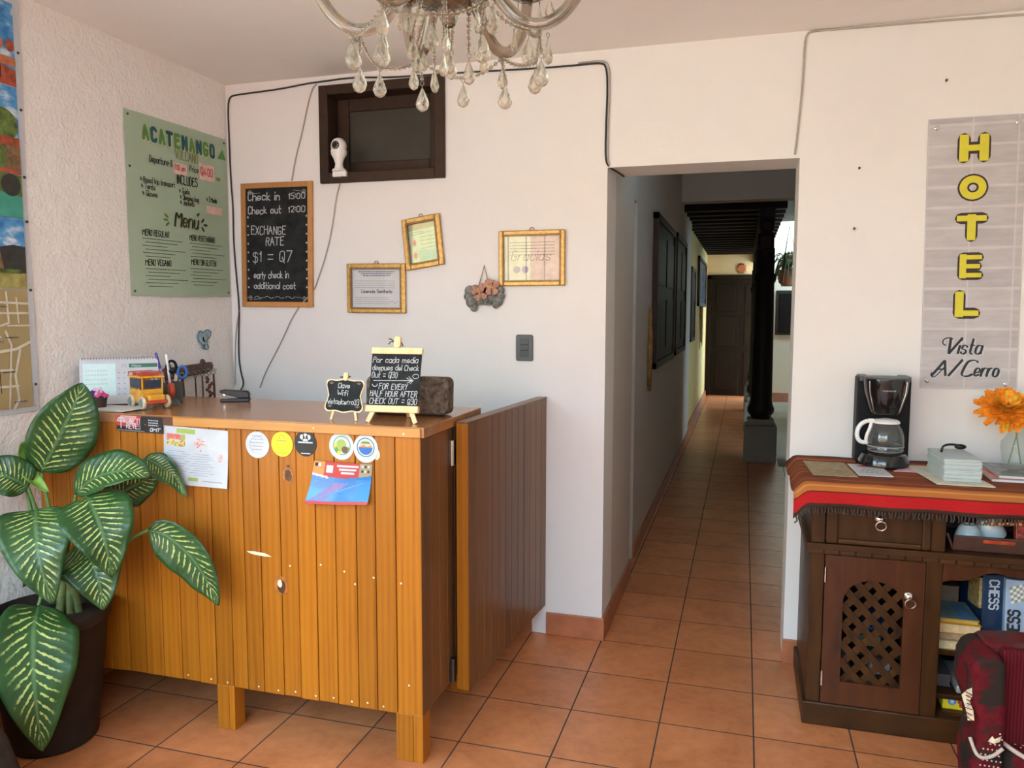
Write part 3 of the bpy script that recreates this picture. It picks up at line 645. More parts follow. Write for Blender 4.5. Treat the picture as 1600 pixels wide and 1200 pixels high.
# stone slab behind the easels
M['slab'] = flat('brown_volcanic_stone', (.135, .10, .075), .9, 0, .65, 55, 1.0, .2, 130)
b = MB(); Fst = frame((-.228, -.925, ZC+.0055), (1, .08, 0), (0, .06, 1)); b.poly(Fst, rrect(-.155, .155, .001, .137, .022, 6), -.09, 0)
tag(b.build('stone_block', M['slab'], None, False, .012, 0, 3), 'brown pitted stone block with rounded corners behind the two easels', 'stone')
# stapler
t = thing('stapler', 'black stapler lying open-mouthed on the counter near the cables', 'stapler', (-1.09, -.70, ZC))
Fp = frame((-1.143, -.745, ZC), (1, .42, 0), (0, 0, 1))
b = MB(); b.poly(Fp, [(0, .001), (.118, .001), (.120, .016), (.085, .016), (.0, .012)], -.016, .016); b.build('base', M['black'], t, bevel=.003)
b = MB(); b.poly(Fp, [(.0, .038), (.06, .022), (.075, .016), (.118, .016), (.120, .034), (.112, .046), (.02, .052), (.0, .050)], -.014, .014); b.build('arm', M['black'], t, bevel=.004)
b = MB(); b.poly(Fp, [(.012, .028), (.02, .026), (.02, .038), (.012, .040)], -.005, .005); b.build('staple_head', M['chrome'], t)
# desk calendar
t = thing('desk_calendar', 'white and pale green spiral desk calendar open at May', 'calendar', (-1.50, -.98, ZC))
Fc = frame((-1.44, -1.085, ZC), (-.09, .27, 0), (-.20, -.067, 1)); CW = .26
Fc = frame((-1.566, -1.045, ZC+.004), (.235, .20, 0), (-.16, .19, 1)); CW = .285; CH = .185
b = MB(); b.poly(Fc, rect(0, CW, 0, CH), 0, .002, 0); b.poly(Fc, rect(.012, CW*.45, .035, CH-.02), .0024, None, 1)
b.poly(Fc, rect(CW*.62, CW-.003, CH-.038, CH-.022), .0024, None, 2); write(b, Fc, 'Mayo', CW*.66, CH-.035, .010, .0016, 0, 0, 0, 0, True, None, .003); write(b, Fc, '05', CW*.53, CH-.036, .013, .0014, 3, 0, 0, 0, True, None, .003)
for r_ in range(5):
    for c_ in range(7): b.poly(Fc, rect(CW*.48+c_*.020, CW*.48+c_*.020+.006, .125-r_*.022, .129-r_*.022), .0026, None, 3)
for k in range(4): scribble(b, Fc, .02, CH-.05-.018*k, .08, .004, 0, .003, k)
b.build('page', [S['white'], flat('pale_mint', (.60, .80, .78), .6, 0, .04), flat('dark_green_print', (.03, .16, .09), .6), S['grey']], t)
b = MB(); up_ = Fc(0, CH, 0)
b.add([Fc(0, CH, -.002), Fc(CW, CH, -.002), Fc(CW, CH, -.002)+Vector((-.055, .07, -CH*.955)), Fc(0, CH, -.002)+Vector((-.055, .07, -CH*.955))], [(0, 1, 2, 3)]); b.build('stand', S['white'], t, solid=.002)
b = MB()
for k in range(27): u = .01+k*(CW-.02)/26; b.tube([Fc(u, CH-.006, .003), Fc(u, CH+.003, .004), Fc(u, CH+.005, -.003), Fc(u, CH-.004, -.004)], .0011, 5)
b.build('spiral', M['inkg'], t)
# papers under the flower pot
for k, (dz, c_, lab) in enumerate(((0, 'paperw', 'cream folder lying flat under the little flower pot'), (.004, 'paper', 'white sheet on the cream folder under the little flower pot'))):
    b = MB(); F_ = frame((-1.47+.02*k, -1.165+.01*k, ZC+dz+.0008), (1, .1-.1*k, 0), (-.1+.1*k, 1, 0)); b.poly(F_, rect(0, .20, 0, .14), 0, .0025); tag(b.build('folder' if k == 0 else 'paper_sheet', M[c_]), lab, 'paper')
# little flower pot
px_, py_ = -1.43, -1.085
t = thing('small_flower_pot', 'tiny brown pot of pink and purple artificial flowers', 'flower pot', (px_, py_, ZC+.008))
b = MB(); b.lathe([(.022, 0), (.027, .036), (.029, .036), (.029, .042), (.025, .042)], (px_, py_, ZC+.0085), 18); b.build('pot', flat('dark_brown_pot', (.05, .03, .02), .6), t, True, auto=40)
M['fpink'] = flat('pink_petals', (.80, .10, .32), .7, 0, .3, 90); M['fpurp'] = flat('purple_petals', (.10, .03, .22), .7, 0, .3, 90); M['fwhite'] = flat('pale_pink_petals', (.82, .62, .72), .7, 0, .1, 90)
rr = random.Random(9)
for nm, mt, cx in (('purple_bloom', 'fpurp', -.018), ('pink_bloom', 'fpink', .012), ('pale_bloom', 'fwhite', .004)):
    b = MB()
    for k in range(16): b.ball((px_+cx+rr.uniform(-.014, .014), py_-.006+rr.uniform(-.016, .016), ZC+.058+rr.uniform(-.008, .010)+(.010 if nm == 'pale_bloom' else 0)), .007, 6)
    b.build(nm, M[mt], t, True)
b = MB(); b.tube(smooth([(px_-.025, py_, ZC+.055), (px_-.045, py_-.01, ZC+.052), (px_-.062, py_-.015, ZC+.035), (px_-.064, py_-.016, ZC+.015)], 2), .003, 6); b.build('ribbon', M['fpink'], t)
# painted toy bus
t = thing('toy_bus', 'small painted yellow clay toy bus with grey wheels', 'toy', (-1.245, -1.03, ZC))
bd = Vector((.90, -.44, 0)).normalized(); bs = Vector((-bd.y, bd.x, 0))
bo = Vector((-1.268, -1.005, ZC+.0006)); K = 1.02
def Bp(a, s_, z): return bo+bd*a*K+bs*s_*K+Vector((0, 0, z*K))
def bbox(b, a0, a1, s0, s1, z0, z1, m=0): b.obox(Bp(a0, s0, z0), bd*(a1-a0)*K, bs*(s1-s0)*K, (0, 0, (z1-z0)*K), m)
yel = flat('yellow_enamel', (.72, .36, .035), .35, 0, .2, 40); redp = flat('red_enamel', (.50, .07, .03), .35, 0, .25, 40); navy = flat('navy_enamel', (.02, .03, .06), .4)
b = MB(); bbox(b, -.085, .028, -.040, .040, .026, .060); bbox(b, -.085, -.078, -.040, .040, .06, .118)
for s_ in (-.040, .034):
    for a_ in (-.085, -.045, -.008, .024): bbox(b, a_, a_+.006, s_, s_+.006, .06, .118)
    bbox(b, -.085, .030, s_, s_+.006, .052, .072)
bbox(b, .024, .030, -.040, .040, .056, .074); b.build('body', yel, t, bevel=.003)
b = MB(); bbox(b, .028, .066, -.032, .032, .026, .056); b.build('hood', yel, t, bevel=.008)
b = MB(); bbox(b, -.092, .036, -.045, .045, .116, .124); b.build('roof', yel, t, bevel=.003)
b = MB()
for s_ in (-.042, .040): bbox(b, -.09, .034, s_, s_+.003, .134, .138)
for a_ in (-.09, .032): bbox(b, a_, a_+.003, -.042, .043, .134, .138)
for a_ in (-.09, -.03, .032):
    for s_ in (-.042, .040): bbox(b, a_, a_+.003, s_, s_+.003, .122, .138)
for k in range(4): bbox(b, -.075+.028*k, -.055+.028*k, -.03, .028, .124, .134-.002*(k % 2))
b.build('roof_rack', redp, t, bevel=.001)
b = MB(); bbox(b, .058, .070, -.038, .038, .022, .036); b.build('bumper', redp, t, bevel=.003)
b = MB(); bbox(b, -.075, .02, -.0412, -.0405, .078, .112); b.build('side_window', navy, t); b = MB(); bbox(b, .0296, .031, -.03, .03, .078, .108); b.build('windscreen', navy, t)
wg = flat('blue_grey_tyre', (.16, .23, .25), .5, 0, .3, 50); rim = flat('cream_tyre', (.62, .50, .30), .5, 0, .2, 50)
for a_ in (-.058, .045):
    for s_ in (-1, 1):
        c_ = Bp(a_, s_*.046, .026); Mx = Matrix((bd, Vector((0, 0, 1)), bs*s_)).transposed()
        b = MB(); b.lathe([(.004, .007), (.014, .008), (.017, .005)], c_, 20, 0, Mx); b.lathe([(.022, -.008), (.0255, -.004), (.0255, .003), (.022, .006), (.016, .005)], c_, 20, 1, Mx); b.build('wheel', [wg, rim], t, True, auto=50)
# pen cup with pens
pcx, pcy = -1.335, -.80
t = thing('pen_cup', 'dark pen holder standing behind the toy bus', 'pen holder', (pcx, pcy, ZC))
b = MB(); b.lathe([(.036, 0), (.040, .004), (.040, .082), (.037, .082), (.037, .006)], (pcx, pcy, ZC+.0005), 24, cap=True); b.build('cup', M['grey'], t, True, auto=40)
for k, (dx, tp, cl, lab) in enumerate((((-.022, -.01), (-.05, -.03, .205), (.42, .40, .62), 'clear pen with a violet cap standing in the pen holder'), ((-.008, .012), (-.02, .0, .165), (.015, .015, .017), 'black marker standing in the pen holder'), ((.006, -.012), (-.005, -.022, .20), (.80, .80, .80), 'white pen standing in the pen holder'))):
    p0 = Vector((pcx+dx[0]*.6, pcy+dx[1]*.6, ZC+.012)); p1 = Vector((pcx+tp[0], pcy+tp[1], ZC+tp[2])); mt = flat('pen_%d' % k, cl, .3)
    t = thing('pen' if k != 1 else 'marker', lab, 'pen', p0, 'pens in the pen holder')
    d_ = p1-p0
    b = MB(); b.tube([p0, p0+d_*.66], .0048 if k != 1 else .007, 8); b.build('barrel', mt, t, True, auto=40)
    b = MB(); b.tube([p0+d_*.66, p0+d_*.97, p1], [.0055 if k != 1 else .008, .0055 if k != 1 else .008, .003], 8); b.build('cap', flat('pen_cap_%d' % k, ((.06, .05, .35), (.015, .015, .017), (.75, .75, .78))[k], .3), t, True, auto=40)
t = thing('scissors', 'pair of blue and black handled scissors standing in the pen holder', 'scissors', (pcx+.02, pcy, ZC+.02))
for s_ in (-1, 1):
    b = MB(); c_ = Vector((pcx+.024+s_*.016, pcy+.004+s_*.012, ZC+.135-s_*.012)); b.tube([c_+Vector((.014*math.cos(k*PI/8), .010*math.cos(k*PI/8), .024*math.sin(k*PI/8))) for k in range(16)], .0058, 8, closed=True)
    b.build('handle', S['blue'] if s_ > 0 else M['blackm'], t, True)
b = MB(); b.bar((pcx+.006, pcy-.004, ZC+.015), (pcx+.020, pcy+.004, ZC+.115), .012, .003, (1, -1, 0)); b.build('blade', M['chrome'], t)
t = thing('desk_ornament', 'round red and grey object beside the pen holder behind the toy bus', 'ornament', (-1.268, -.885, ZC))
b = MB(); Mx = Matrix(((.7, 0, .7), (-.7, 0, .7), (0, 1, 0))); b.lathe([(.004, .012), (.026, .012), (.032, .006), (.032, -.006), (.026, -.012)], (-1.268, -.885, ZC+.058), 24, 0, Mx); b.build('disc', redp, t, True, auto=40)
b = MB(); b.lathe([(.034, 0), (.030, .012), (.012, .028), (.012, .034)], (-1.268, -.885, ZC+.0005), 20); b.build('foot', M['grey'], t, True, auto=40)
# wooden key rack on the left wall with its keys
t = thing('key_rack', 'carved brown wooden key rack on the left wall above the counter end', 'key rack', (XL+.02, -.36, 1.24))
br_ = flat('carved_brown_wood', (.10, .045, .03), .55, 0, .5, 60, .6); Fk = frame((XL+.001, -.54, 1.20), (0, 1, .03), (0, -.03, 1))
b = MB(); b.poly(Fk, [(.0, .012), (.012, 0), (.05, .006), (.30, .01), (.345, .022), (.352, .045), (.34, .062), (.02, .060), (.0, .048)], 0, .022); b.build('board', br_, t, bevel=.006)
hkm = flat('pale_hook', (.4, .36, .32), .4, .6)
for k in range(9): b = MB(); b.tube([Fk(.03+.038*k, .030, .022), Fk(.036+.038*k, .030, .034), Fk(.036+.038*k, .020, .038), Fk(.04+.038*k, .026, .044)], .0022, 6); b.build('hook', hkm, t)
for u in (.03, .27): b = MB(); b.poly(Fk, [(u, .058), (u+.03, .058), (u+.028, .074), (u+.015, .082), (u+.004, .072)], 0, .016); b.build('finial', br_, t, bevel=.004)
kf = [flat('key_tag_brown', (.07, .03, .02), .5, 0, .4, 50), flat('key_tag_red', (.16, .04, .03), .5, 0, .4, 50)]
for k, (u, L, w_) in enumerate(((.065, .07, .014), (.10, .10, .02), (.19, .11, .006), (.24, .12, .006), (.29, .13, .028), (.325, .12, .012))):
    t = thing('key_fob', ('short key on the left end of the brown key rack', 'wide brown key tag hanging second from the left on the key rack', 'long thin strap, first of the two at the middle of the key rack', 'long thin strap, second of the two at the middle of the key rack', 'dark red tassel key fob on the right half of the key rack', 'narrow key at the right end of the brown key rack')[k], 'key', Fk(u, .02, .04), 'keys on the key rack')
    b = MB(); b.tube([Fk(u, .012-.010*math.cos(j*PI/5), .038+.010*math.sin(j*PI/5)) for j in range(10)], .0016, 5, closed=True); b.build('ring', M['iron'], t)
    b = MB()
    if k == 4:
        q = random.Random(4)
        for j in range(14): b.ball(Fk(u+q.uniform(-.016, .016), -.01-j*.010, .038+q.uniform(-.008, .008)), .0085, 6)
    else: b.poly(Fk, [(u-w_*.35, .002), (u+w_*.35, .002), (u+w_*.5, -L*.6), (u+w_*.4, -L), (u-w_*.4, -L), (u-w_*.5, -L*.6)], .035, .040)
    b.build('tag', kf[1 if k == 4 else 0], t, k == 4)
# ================================================================== ON THE WALLS
# tall chalkboard
Fw = frame((-1.545, -.001, 1.546), (1, 0, -.008), (.018, 0, 1)); W_, H_ = .408, .62
t = thing('chalkboard', 'tall black chalkboard with check in times and exchange rate', 'chalkboard', (-1.34, 0, 1.546))
k = .026
b = MB(); b.poly(Fw, rect(0, k, 0, H_), 0, .016); b.poly(Fw, rect(W_-k, W_, 0, H_), 0, .016); b.poly(Fw, rect(k, W_-k, 0, k), 0, .016); b.poly(Fw, rect(k, W_-k, H_-k, H_), 0, .016)
b.build('frame', wood('oak_strip', (.50, .24, .07), (.36, .15, .04), (10, 10, 10), .5), t, bevel=.002)
b = MB(); b.poly(Fw, rect(k, W_-k, k, H_-k), 0, .006); b.build('board', M['slate'], t)
b = MB()
for s_, u, v, sz, wd, st in (('Check in', .038, .535, .040, .19, .005), ('15:00', .272, .537, .028, .098, .0038), ('Check out', .038, .468, .036, .195, .0045), ('12:00', .270, .472, .028, .10, .0038), ('EXCHANGE', .055, .365, .040, .205, .0042), ('RATE', .140, .308, .040, .108, .0042), ('$1 = Q7', .062, .228, .052, .235, .0048), ('early check in', .068, .145, .034, .205, .0045), ('additional cost', .068, .092, .032, .245, .0045)):
    write(b, Fw, s_, u, v, sz, st, 0, 0, .05, .06, True, None, .007, wd)
for q in range(9):
    for u in (.036, W_-.036): b.poly(Fw, [(u+.006*math.cos(a), .10+.044*q+.006*math.sin(a)) for a in (0, 1.57, 3.14, 4.71)], .007, None, 0)
b.build('lettering', M['chalk'], t)
b = MB()
for u0 in (.07, .13, .19, .25): b.stroke(Fw, smooth([(u0, .048), (u0+.015, .056), (u0+.035, .042), (u0+.05, .048)], 2), .003, .007, 0)
for u0, v0 in ((.045, .045), (W_-.05, .042), (W_-.05, H_-.05), (.05, H_-.045)): b.stroke(Fw, smooth([(u0-.014, v0), (u0, v0+.014), (u0+.012, v0), (u0, v0-.012), (u0-.006, v0+.002), (u0+.006, v0+.004)], 2), .003, .007, 0); b.stroke(Fw, [(u0+.02, v0-.006), (u0+.06, v0-.004)] if u0 < .2 else [(u0-.06, v0+.01), (u0-.02, v0+.006)], .002, .007, 0)
b.build('flourish', M['chalkdim'], t)
# framed papers
def framed(name, label, F, W_, H_, kk, page, glass=True, hook=True):
    t = thing(name, label, 'picture frame', F(W_/2, 0, 0), 'framed papers on the back wall')
    b = MB(); b.poly(F, rect(0, kk, 0, H_), 0, .018); b.poly(F, rect(W_-kk, W_, 0, H_), 0, .018); b.poly(F, rect(kk, W_-kk, 0, kk), 0, .018); b.poly(F, rect(kk, W_-kk, H_-kk, H_), 0, .018)
    fr = b.build('frame', M['gold'], t, bevel=.005)
    b = MB(); i = kk*.78; j = kk*1.15
    for a in (rect(i, j, i, H_-i), rect(W_-j, W_-i, i, H_-i), rect(j, W_-j, i, j), rect(j, W_-j, H_-j, H_-i)): b.poly(F, a, .017, .0205)
    b.build('inner_bead', M['gold2'], fr, bevel=.001)
    b = MB(); mats = page(b, kk, W_, H_); b.build('page', mats, t)
    if glass: b = MB(); b.poly(F, rect(kk*.8, W_-kk*.8, kk*.8, H_-kk*.8), .010, .0115); b.build('glass', M['pane'], t)
    if hook: b = MB(); b.tube([F(W_/2-.012, H_-.002, .004), F(W_/2-.006, H_+.012, .004), F(W_/2+.006, H_+.012, .004), F(W_/2+.012, H_-.002, .004)], .0018, 6); b.build('hanger', M['gold2'], t)
Fa = frame((-.945, -.001, 1.516), (1, 0, -.010), (-.0, 0, 1))
def pgA(b, k, W_, H_):
    b.poly(Fa, rect(k*.8, W_-k*.8, k*.8, H_-k*.8), .002, .004, 0)
    for q in range(3): scribble(b, Fa, .06+.012*q, H_-.042-.009*q, W_-.12-.024*q, .004, 1, .005, q)
    for q in range(4): scribble(b, Fa, .04, .155-.011*q, W_-.10, .0018, 2, .005, q+5)
    write(b, Fa, 'Licencia Sanitaria', .075, .098, .016, .0028, 1, 0, 0, 0, True, None, .005, .165)
    for q in range(4): scribble(b, Fa, .04, .075-.010*q, W_-.13, .0016, 2, .005, q+9)
    b.stroke(Fa, smooth([(W_-.09, .05), (W_-.07, .062), (W_-.06, .045), (W_-.045, .060)], 1), .0016, .005, 2); return [M['paper'], M['ink'], M['inkg']]
framed('picture_frame', 'gilt framed white certificate, lowest frame on the back wall', Fa, .312, .240, .024, pgA)
Fb = frame((-.628, -.001, 1.716), (1, 0, .145), (-.10, 0, 1)); 
def pgB(b, k, W_, H_):
    b.poly(Fb, rect(k*.8, W_-k*.8, k*.8, H_-k*.8), .001, .003, 0); b.poly(Fb, [(k, .03), (W_-k, .035), (W_-k, H_-.055), (k, H_-.06)], .004, None, 1); b.poly(Fb, rect(k+.045, W_-k, .035, .085), .0045, None, 2)
    for cy in (.065, .125): b.poly(Fb, disc(k+.028, cy, .017, 18, .022), .005, None, 3); b.poly(Fb, disc(k+.028, cy, .009, 14, .015), .0055, None, 4)
    for q in range(7): scribble(b, Fb, k+.06 if q < 5 else k+.01, .165-.018*q if q < 5 else .172-.01*(q-5), .075, .0024, 5, .005, q)
    return [S['tan'], flat('pale_green_form', (.48, .62, .42), .7), flat('sea_green_form', (.28, .52, .42), .7), flat('pinkish_seal', (.6, .45, .38), .7), flat('red_seal', (.42, .10, .07), .7), M['inkg']]
framed('picture_frame', 'tilted gilt frame with a pale green form and two seals', Fb, .198, .242, .026, pgB)
Fd = frame((-.163, -.001, 1.640), (1, 0, .002), (-.004, 0, 1))
def pgC(b, k, W_, H_):
    b.poly(Fd, rect(k*.8, W_-k*.8, k*.8, H_-k*.8), .002, .004, 0)
    write(b, Fd, 'Gracias', W_*.18, H_*.46, .045, .003, 1, 0, .3, 0, True, None, .005, W_*.62)
    for q in range(5): scribble(b, Fd, .05, H_*.78-.014*q, W_-.10, .003, 1, .005, q)
    for q in (0, 1): b.poly(Fd, disc(.085+.04*q, .075, .016, 20), .005, None, 2)
    return [flat('pale_certificate', (.62, .58, .50), .8), M['inkg'], S['purple']]
framed('picture_frame', 'landscape gilt frame reflecting the yellow and red street, right of the others', Fd, .313, .252, .022, pgC)
# carved stone plaque with butterflies
t = thing('hanging_plaque', 'grey stone style plaque with two butterflies hanging on a cord', 'wall decoration', (-.235, -.01, 1.53))
M['pstone'] = flat('mossy_grey_resin', (.20, .205, .18), .8, 0, .5, 70, .8)
Fp2 = frame((-.232, -.002, 1.602), (1, 0, .07), (-.07, 0, 1)); b = MB(); rr = random.Random(12)
b.poly(Fp2, [(-.075, -.045), (.06, -.048), (.082, -.02), (.08, .035), (.04, .045), (-.06, .04), (-.082, 0)], 0, .018)
for cx, cy, r in ((-.072, .022, .026), (-.082, -.002, .022), (-.070, -.030, .026), (-.058, -.058, .018), (-.045, .03, .02), (.062, -.035, .025), (.078, -.012, .020), (.08, .015, .018), (.05, -.052, .016)): b.ball(Fp2(cx, cy, .012), r, 8, 0, 1, .7, 1)
for q in range(26): b.ball(Fp2(rr.uniform(-.06, .06), rr.uniform(-.05, -.01), .019), rr.uniform(.004, .008), 6)
b.build('stone', M['pstone'], t, True)
bw = flat('copper_butterfly', (.42, .20, .14), .6, 0, .4, 60, .4)
for cx, cy, ro in ((-.018, .012, .2), (.040, .030, 1.35)):
    b = MB()
    for s_ in (-1, 1):
        for (du, dv, r_, ry) in ((.019, .014, .020, .024), (.016, -.018, .016, .019)):
            u, v = s_*du, dv; cu, su = math.cos(ro), math.sin(ro)
            b.poly(Fp2, [(cx+(u+r_*math.cos(a))*cu-(v+ry*math.sin(a))*su, cy+(u+r_*math.cos(a))*su+(v+ry*math.sin(a))*cu) for a in [2*PI*k/16 for k in range(16)]], .024, .029)
    o = b.build('butterfly', bw, t, bevel=.002)
    b = MB(); cu, su = math.cos(ro), math.sin(ro); b.tube([Fp2(cx-(-.028)*su*-1*0+(.026*su), cy-.026*cu, .031), Fp2(cx, cy, .033), Fp2(cx-.022*su, cy+.022*cu, .031)], [.002, .005, .003], 8); b.build('body', flat('yellow_body', (.6, .36, .08), .6), o, True)
b = MB(); b.tube([Fp2(-.028, .038, .012), (-.236, -.006, 1.737), Fp2(.022, .042, .012)], .0028, 6); b.build('cord', flat('twine', (.40, .28, .18), .9), t)
# light switch
t = thing('light_switch', 'dark grey rounded light switch plate on the back wall', 'light switch', (-.041, 0, 1.30))
Fs = frame((-.041, 0, 1.356), (1, 0, 0), (0, 0, 1))
b = MB(); b.poly(Fs, rrect(-.041, .041, -.061, .061, .010), 0, .009); b.build('plate', M['grey'], t, bevel=.003)
for i in range(3): b = MB(); b.poly(Fs, rect(-.021, .021, -.039+.027*i, -.013+.027*i), .009, .0125 if i != 1 else .0115); b.build('switch_module', flat('grey_module', (.055, .062, .062), .5), t, bevel=.002)
# security camera on the window sill
t = thing('security_camera', 'white egg shaped security camera standing on the high window sill', 'camera', (-.962, -.03, 2.195))
cx, cy, cz = -.963, -.038, 2.196
b = MB(); b.box(cx-.035, cx+.035, -.04, -.022, 2.172, 2.196); b.lathe([(.034, 0), (.034, .006), (.022, .016), (.018, .034), (.026, .060), (.037, .078), (.039, .098)], (cx, cy, cz), 24); b.build('base', M['whitep'], t, True, auto=40)
b = MB(); b.ball((cx, cy, cz+.118), .038, 16, 0, 1, 1, 1.05); b.build('head', M['whitep'], t, True)
b = MB(); Mx = Matrix(((1, 0, 0), (0, 0, -1), (0, 1, 0))); b.lathe([(.020, .026), (.020, .0345), (.012, .038), (.004, .039)], (cx, cy, cz+.118), 20, 0, Mx); b.build('lens', M['black'], t, True, auto=40)
b = MB()
for q in range(8): b.ball((cx+.015*math.cos(q*PI/4), cy-.037, cz+.118+.015*math.sin(q*PI/4)), .0026, 6)
b.build('led_ring', M['chrome'], t, True)
# cables
def cable(label, pts, r=.004, m='cable', it=2, y=-.006):
    q = [Vector((p[0], p[2] if len(p) > 2 else y, p[1])) for p in pts]
    b = MB(); b.tube(smooth(q, it), r, 6); return tag(b.build('cable', M[m], None, True), label, 'cable', 'cables on the back wall')
cable('black cable running along the top of the back wall and down the left corner', [(-1.10, 1.12, -.05), (-1.53, 1.10, -.1), (-1.552, 1.14), (-1.57, 1.2), (-1.582, 1.28), (-1.577, 1.42), (-1.568, 1.54), (-1.585, 1.75), (-1.592, 1.9), (-1.588, 2.05), (-1.598, 2.2), (-1.600, 2.4), (-1.602, 2.55), (-1.59, 2.60), (-1.55, 2.607), (-1.30, 2.615), (-1.15, 2.63), (-1.09, 2.632), (-.9, 2.640), (-.7, 2.622), (-.4, 2.618), (0, 2.605), (.2, 2.603), (.30, 2.605), (.325, 2.59), (.332, 2.5), (.327, 2.35), (.325, 2.2), (.337, 2.16), (.37, 2.145, .06), (.39, 2.135, .12)][1:], .0042)
cable('grey cable hanging slantwise behind the chalkboard from the top cable', [(-1.095, 2.622), (-1.115, 2.61), (-1.14, 2.55), (-1.18, 2.40), (-1.22, 2.28), (-1.245, 2.17)], .0035, 'cableg')
cable('pale cable dropping from the security camera behind the chalkboard', [(-.965, 2.19, -.03), (-.975, 2.15), (-1.0, 2.08), (-1.02, 1.95), (-1.06, 1.80), (-1.11, 1.68), (-1.135, 1.62), (-1.24, 1.53), (-1.33, 1.36), (-1.42, 1.22), (-1.46, 1.13)], .0032, 'cableg')
cable('thin grey cable beside the black one in the corner above the counter', [(-1.567, 1.53), (-1.585, 1.47), (-1.60, 1.36), (-1.605, 1.25), (-1.608, 1.14)], .003, 'cableg')
cable('grey cable around the left side of the doorway', [(.20, 2.612), (.30, 2.615), (.337, 2.60), (.342, 2.5), (.338, 2.35), (.335, 2.2), (.343, 2.165)], .0035, 'cableg')
cable('pale grey cable from the ceiling edge down to the right doorway corner', [(1.93, 2.642), (1.60, 2.650), (1.30, 2.652), (1.18, 2.655), (1.142, 2.65), (1.135, 2.60), (1.133, 2.45), (1.122, 2.28), (1.112, 2.17)], .0042, 'cableg')
# hotel sign
sg = thing('hotel_sign', 'tall grey tile patterned sign with yellow vertical letters on the right wall', 'sign', (1.79, -.005, 1.22))
Fh = frame((1.621, -.002, 1.219), (1, 0, .004), (-.0152, 0, 1)); SW, SH = .340, 1.058
n = NT('grey_tile_print'); n.set(Roughness=.45); v = n.coord((1, 1, 1), 'UV')
bt = n.n('ShaderNodeTexBrick', _offset=.0, i1=(.50, .475, .475, 1), i2=(.40, .38, .39, 1), i3=(.60, .57, .57, 1), Scale=1.0); bt.inputs['Mortar Size'].default_value = .007; bt.inputs['Mortar Smooth'].default_value = .6; bt.inputs['Brick Width'].default_value = .24; bt.inputs['Row Height'].default_value = .075
sp = n.n('ShaderNodeSeparateXYZ'); n.l(v, sp.inputs[0]); cb = n.n('ShaderNodeCombineXYZ'); n.l(n.math('MULTIPLY', sp.outputs[0], .52), cb.inputs[0]); n.l(sp.outputs[1], cb.inputs[1]); n.l(cb.outputs[0], bt.inputs['Vector'])
n.base(n.mix(.35, bt.outputs['Color'], n.ramp(n.noise(n.coord((3, 3, 12)), 3), [(.35, (.42, .39, .40)), (.65, (.62, .59, .59))])))
b = MB(); b.poly(Fh, rect(0, SW, 0, SH), 0, .004, 1)
b.add([Fh(0, 0, .0042), Fh(SW, 0, .0042), Fh(SW, SH, .0042), Fh(0, SH, .0042)], [(0, 1, 2, 3)], 0, [(0, 0), (1, 0), (1, 1), (0, 1)])
b.build('panel', [n.m, S['white']], sg)
n_ol = flat('letter_outline', (.035, .016, .012), .5); n_y = flat('letter_yellow', (.66, .60, .03), .45, 0, .04); n_hi = flat('letter_highlight', (.75, .72, .35), .45)
LW, LH, cu = .100, .100, .166
for i, (ch, cz_, cx_) in enumerate((('H', .940, .162), ('O', .788, .163), ('T', .635, .163), ('E', .484, .165), ('L', .335, .157))):
    b = MB(); w_ = LW*(.84 if ch in 'EL' else 1); x0, x1, z0, z1 = cx_-w_/2+.015, cx_+w_/2-.015, cz_-LH/2+.015, cz_+LH/2-.015
    if ch == 'H': st = [[(x0, z0), (x0, z1)], [(x1, z0), (x1, z1)], [(x0, cz_), (x1, cz_)]]
    if ch == 'O': q = disc(cx_, cz_, .0335, 32, .0325); st = [q+q[:1]]
    if ch == 'T': st = [[(x0-.002, z1), (x1+.002, z1)], [(cx_, z1), (cx_, z0)]]
    if ch == 'E': st = [[(x0, z0), (x0, z1)], [(x0, z1), (x1, z1)], [(x0, cz_), (x1-.006, cz_)], [(x0, z0), (x1, z0)]]
    if ch == 'L': st = [[(x0, z0), (x0, z1)], [(x0, z0), (x1, z0)]]
    wv = {'H': .032, 'O': .027, 'T': .030, 'E': .024, 'L': .030}[ch]
    for q in st: b.stroke(Fh, q, wv+.014, .0052, 0, True)
    for q in st:                                               # square ended yellow fill
        if len(q) == 2:
            (a, c_), (d, e) = q; L_ = math.hypot(d-a, e-c_); dx, dz = (d-a)/L_*wv*.5, (e-c_)/L_*wv*.5
            ww = wv*(1.0 if abs(dz) > abs(dx) else .72)
            b.stroke(Fh, [(a-dx, c_-dz), (d+dx, e+dz)], ww, .0062, 1, False)
        else: b.stroke(Fh, q, wv, .0062, 1, True)
    b.build('letter', [n_ol, n_y], sg)
pen = lambda dx, dy: .55+.95*abs(dy*.9+dx*.35)
CUR = {'V': ['1876 68 57 42 33 69 79'.replace(' ', ''), '16181 928'.replace(' ', '')], 'A': ['2213 23 49 59 52 63'.replace(' ', ''), '15263545 55'.replace(' ', '')], 'C': ['5868 49 28 14 22 42 54'.replace(' ', '')]}
def cursive(b, s_, u, v, size, w, m, n, width):
    write(b, Fh, s_, u, v, size, w, m, 0, .38, 0, True, pen, n, width, 2)
b = MB()
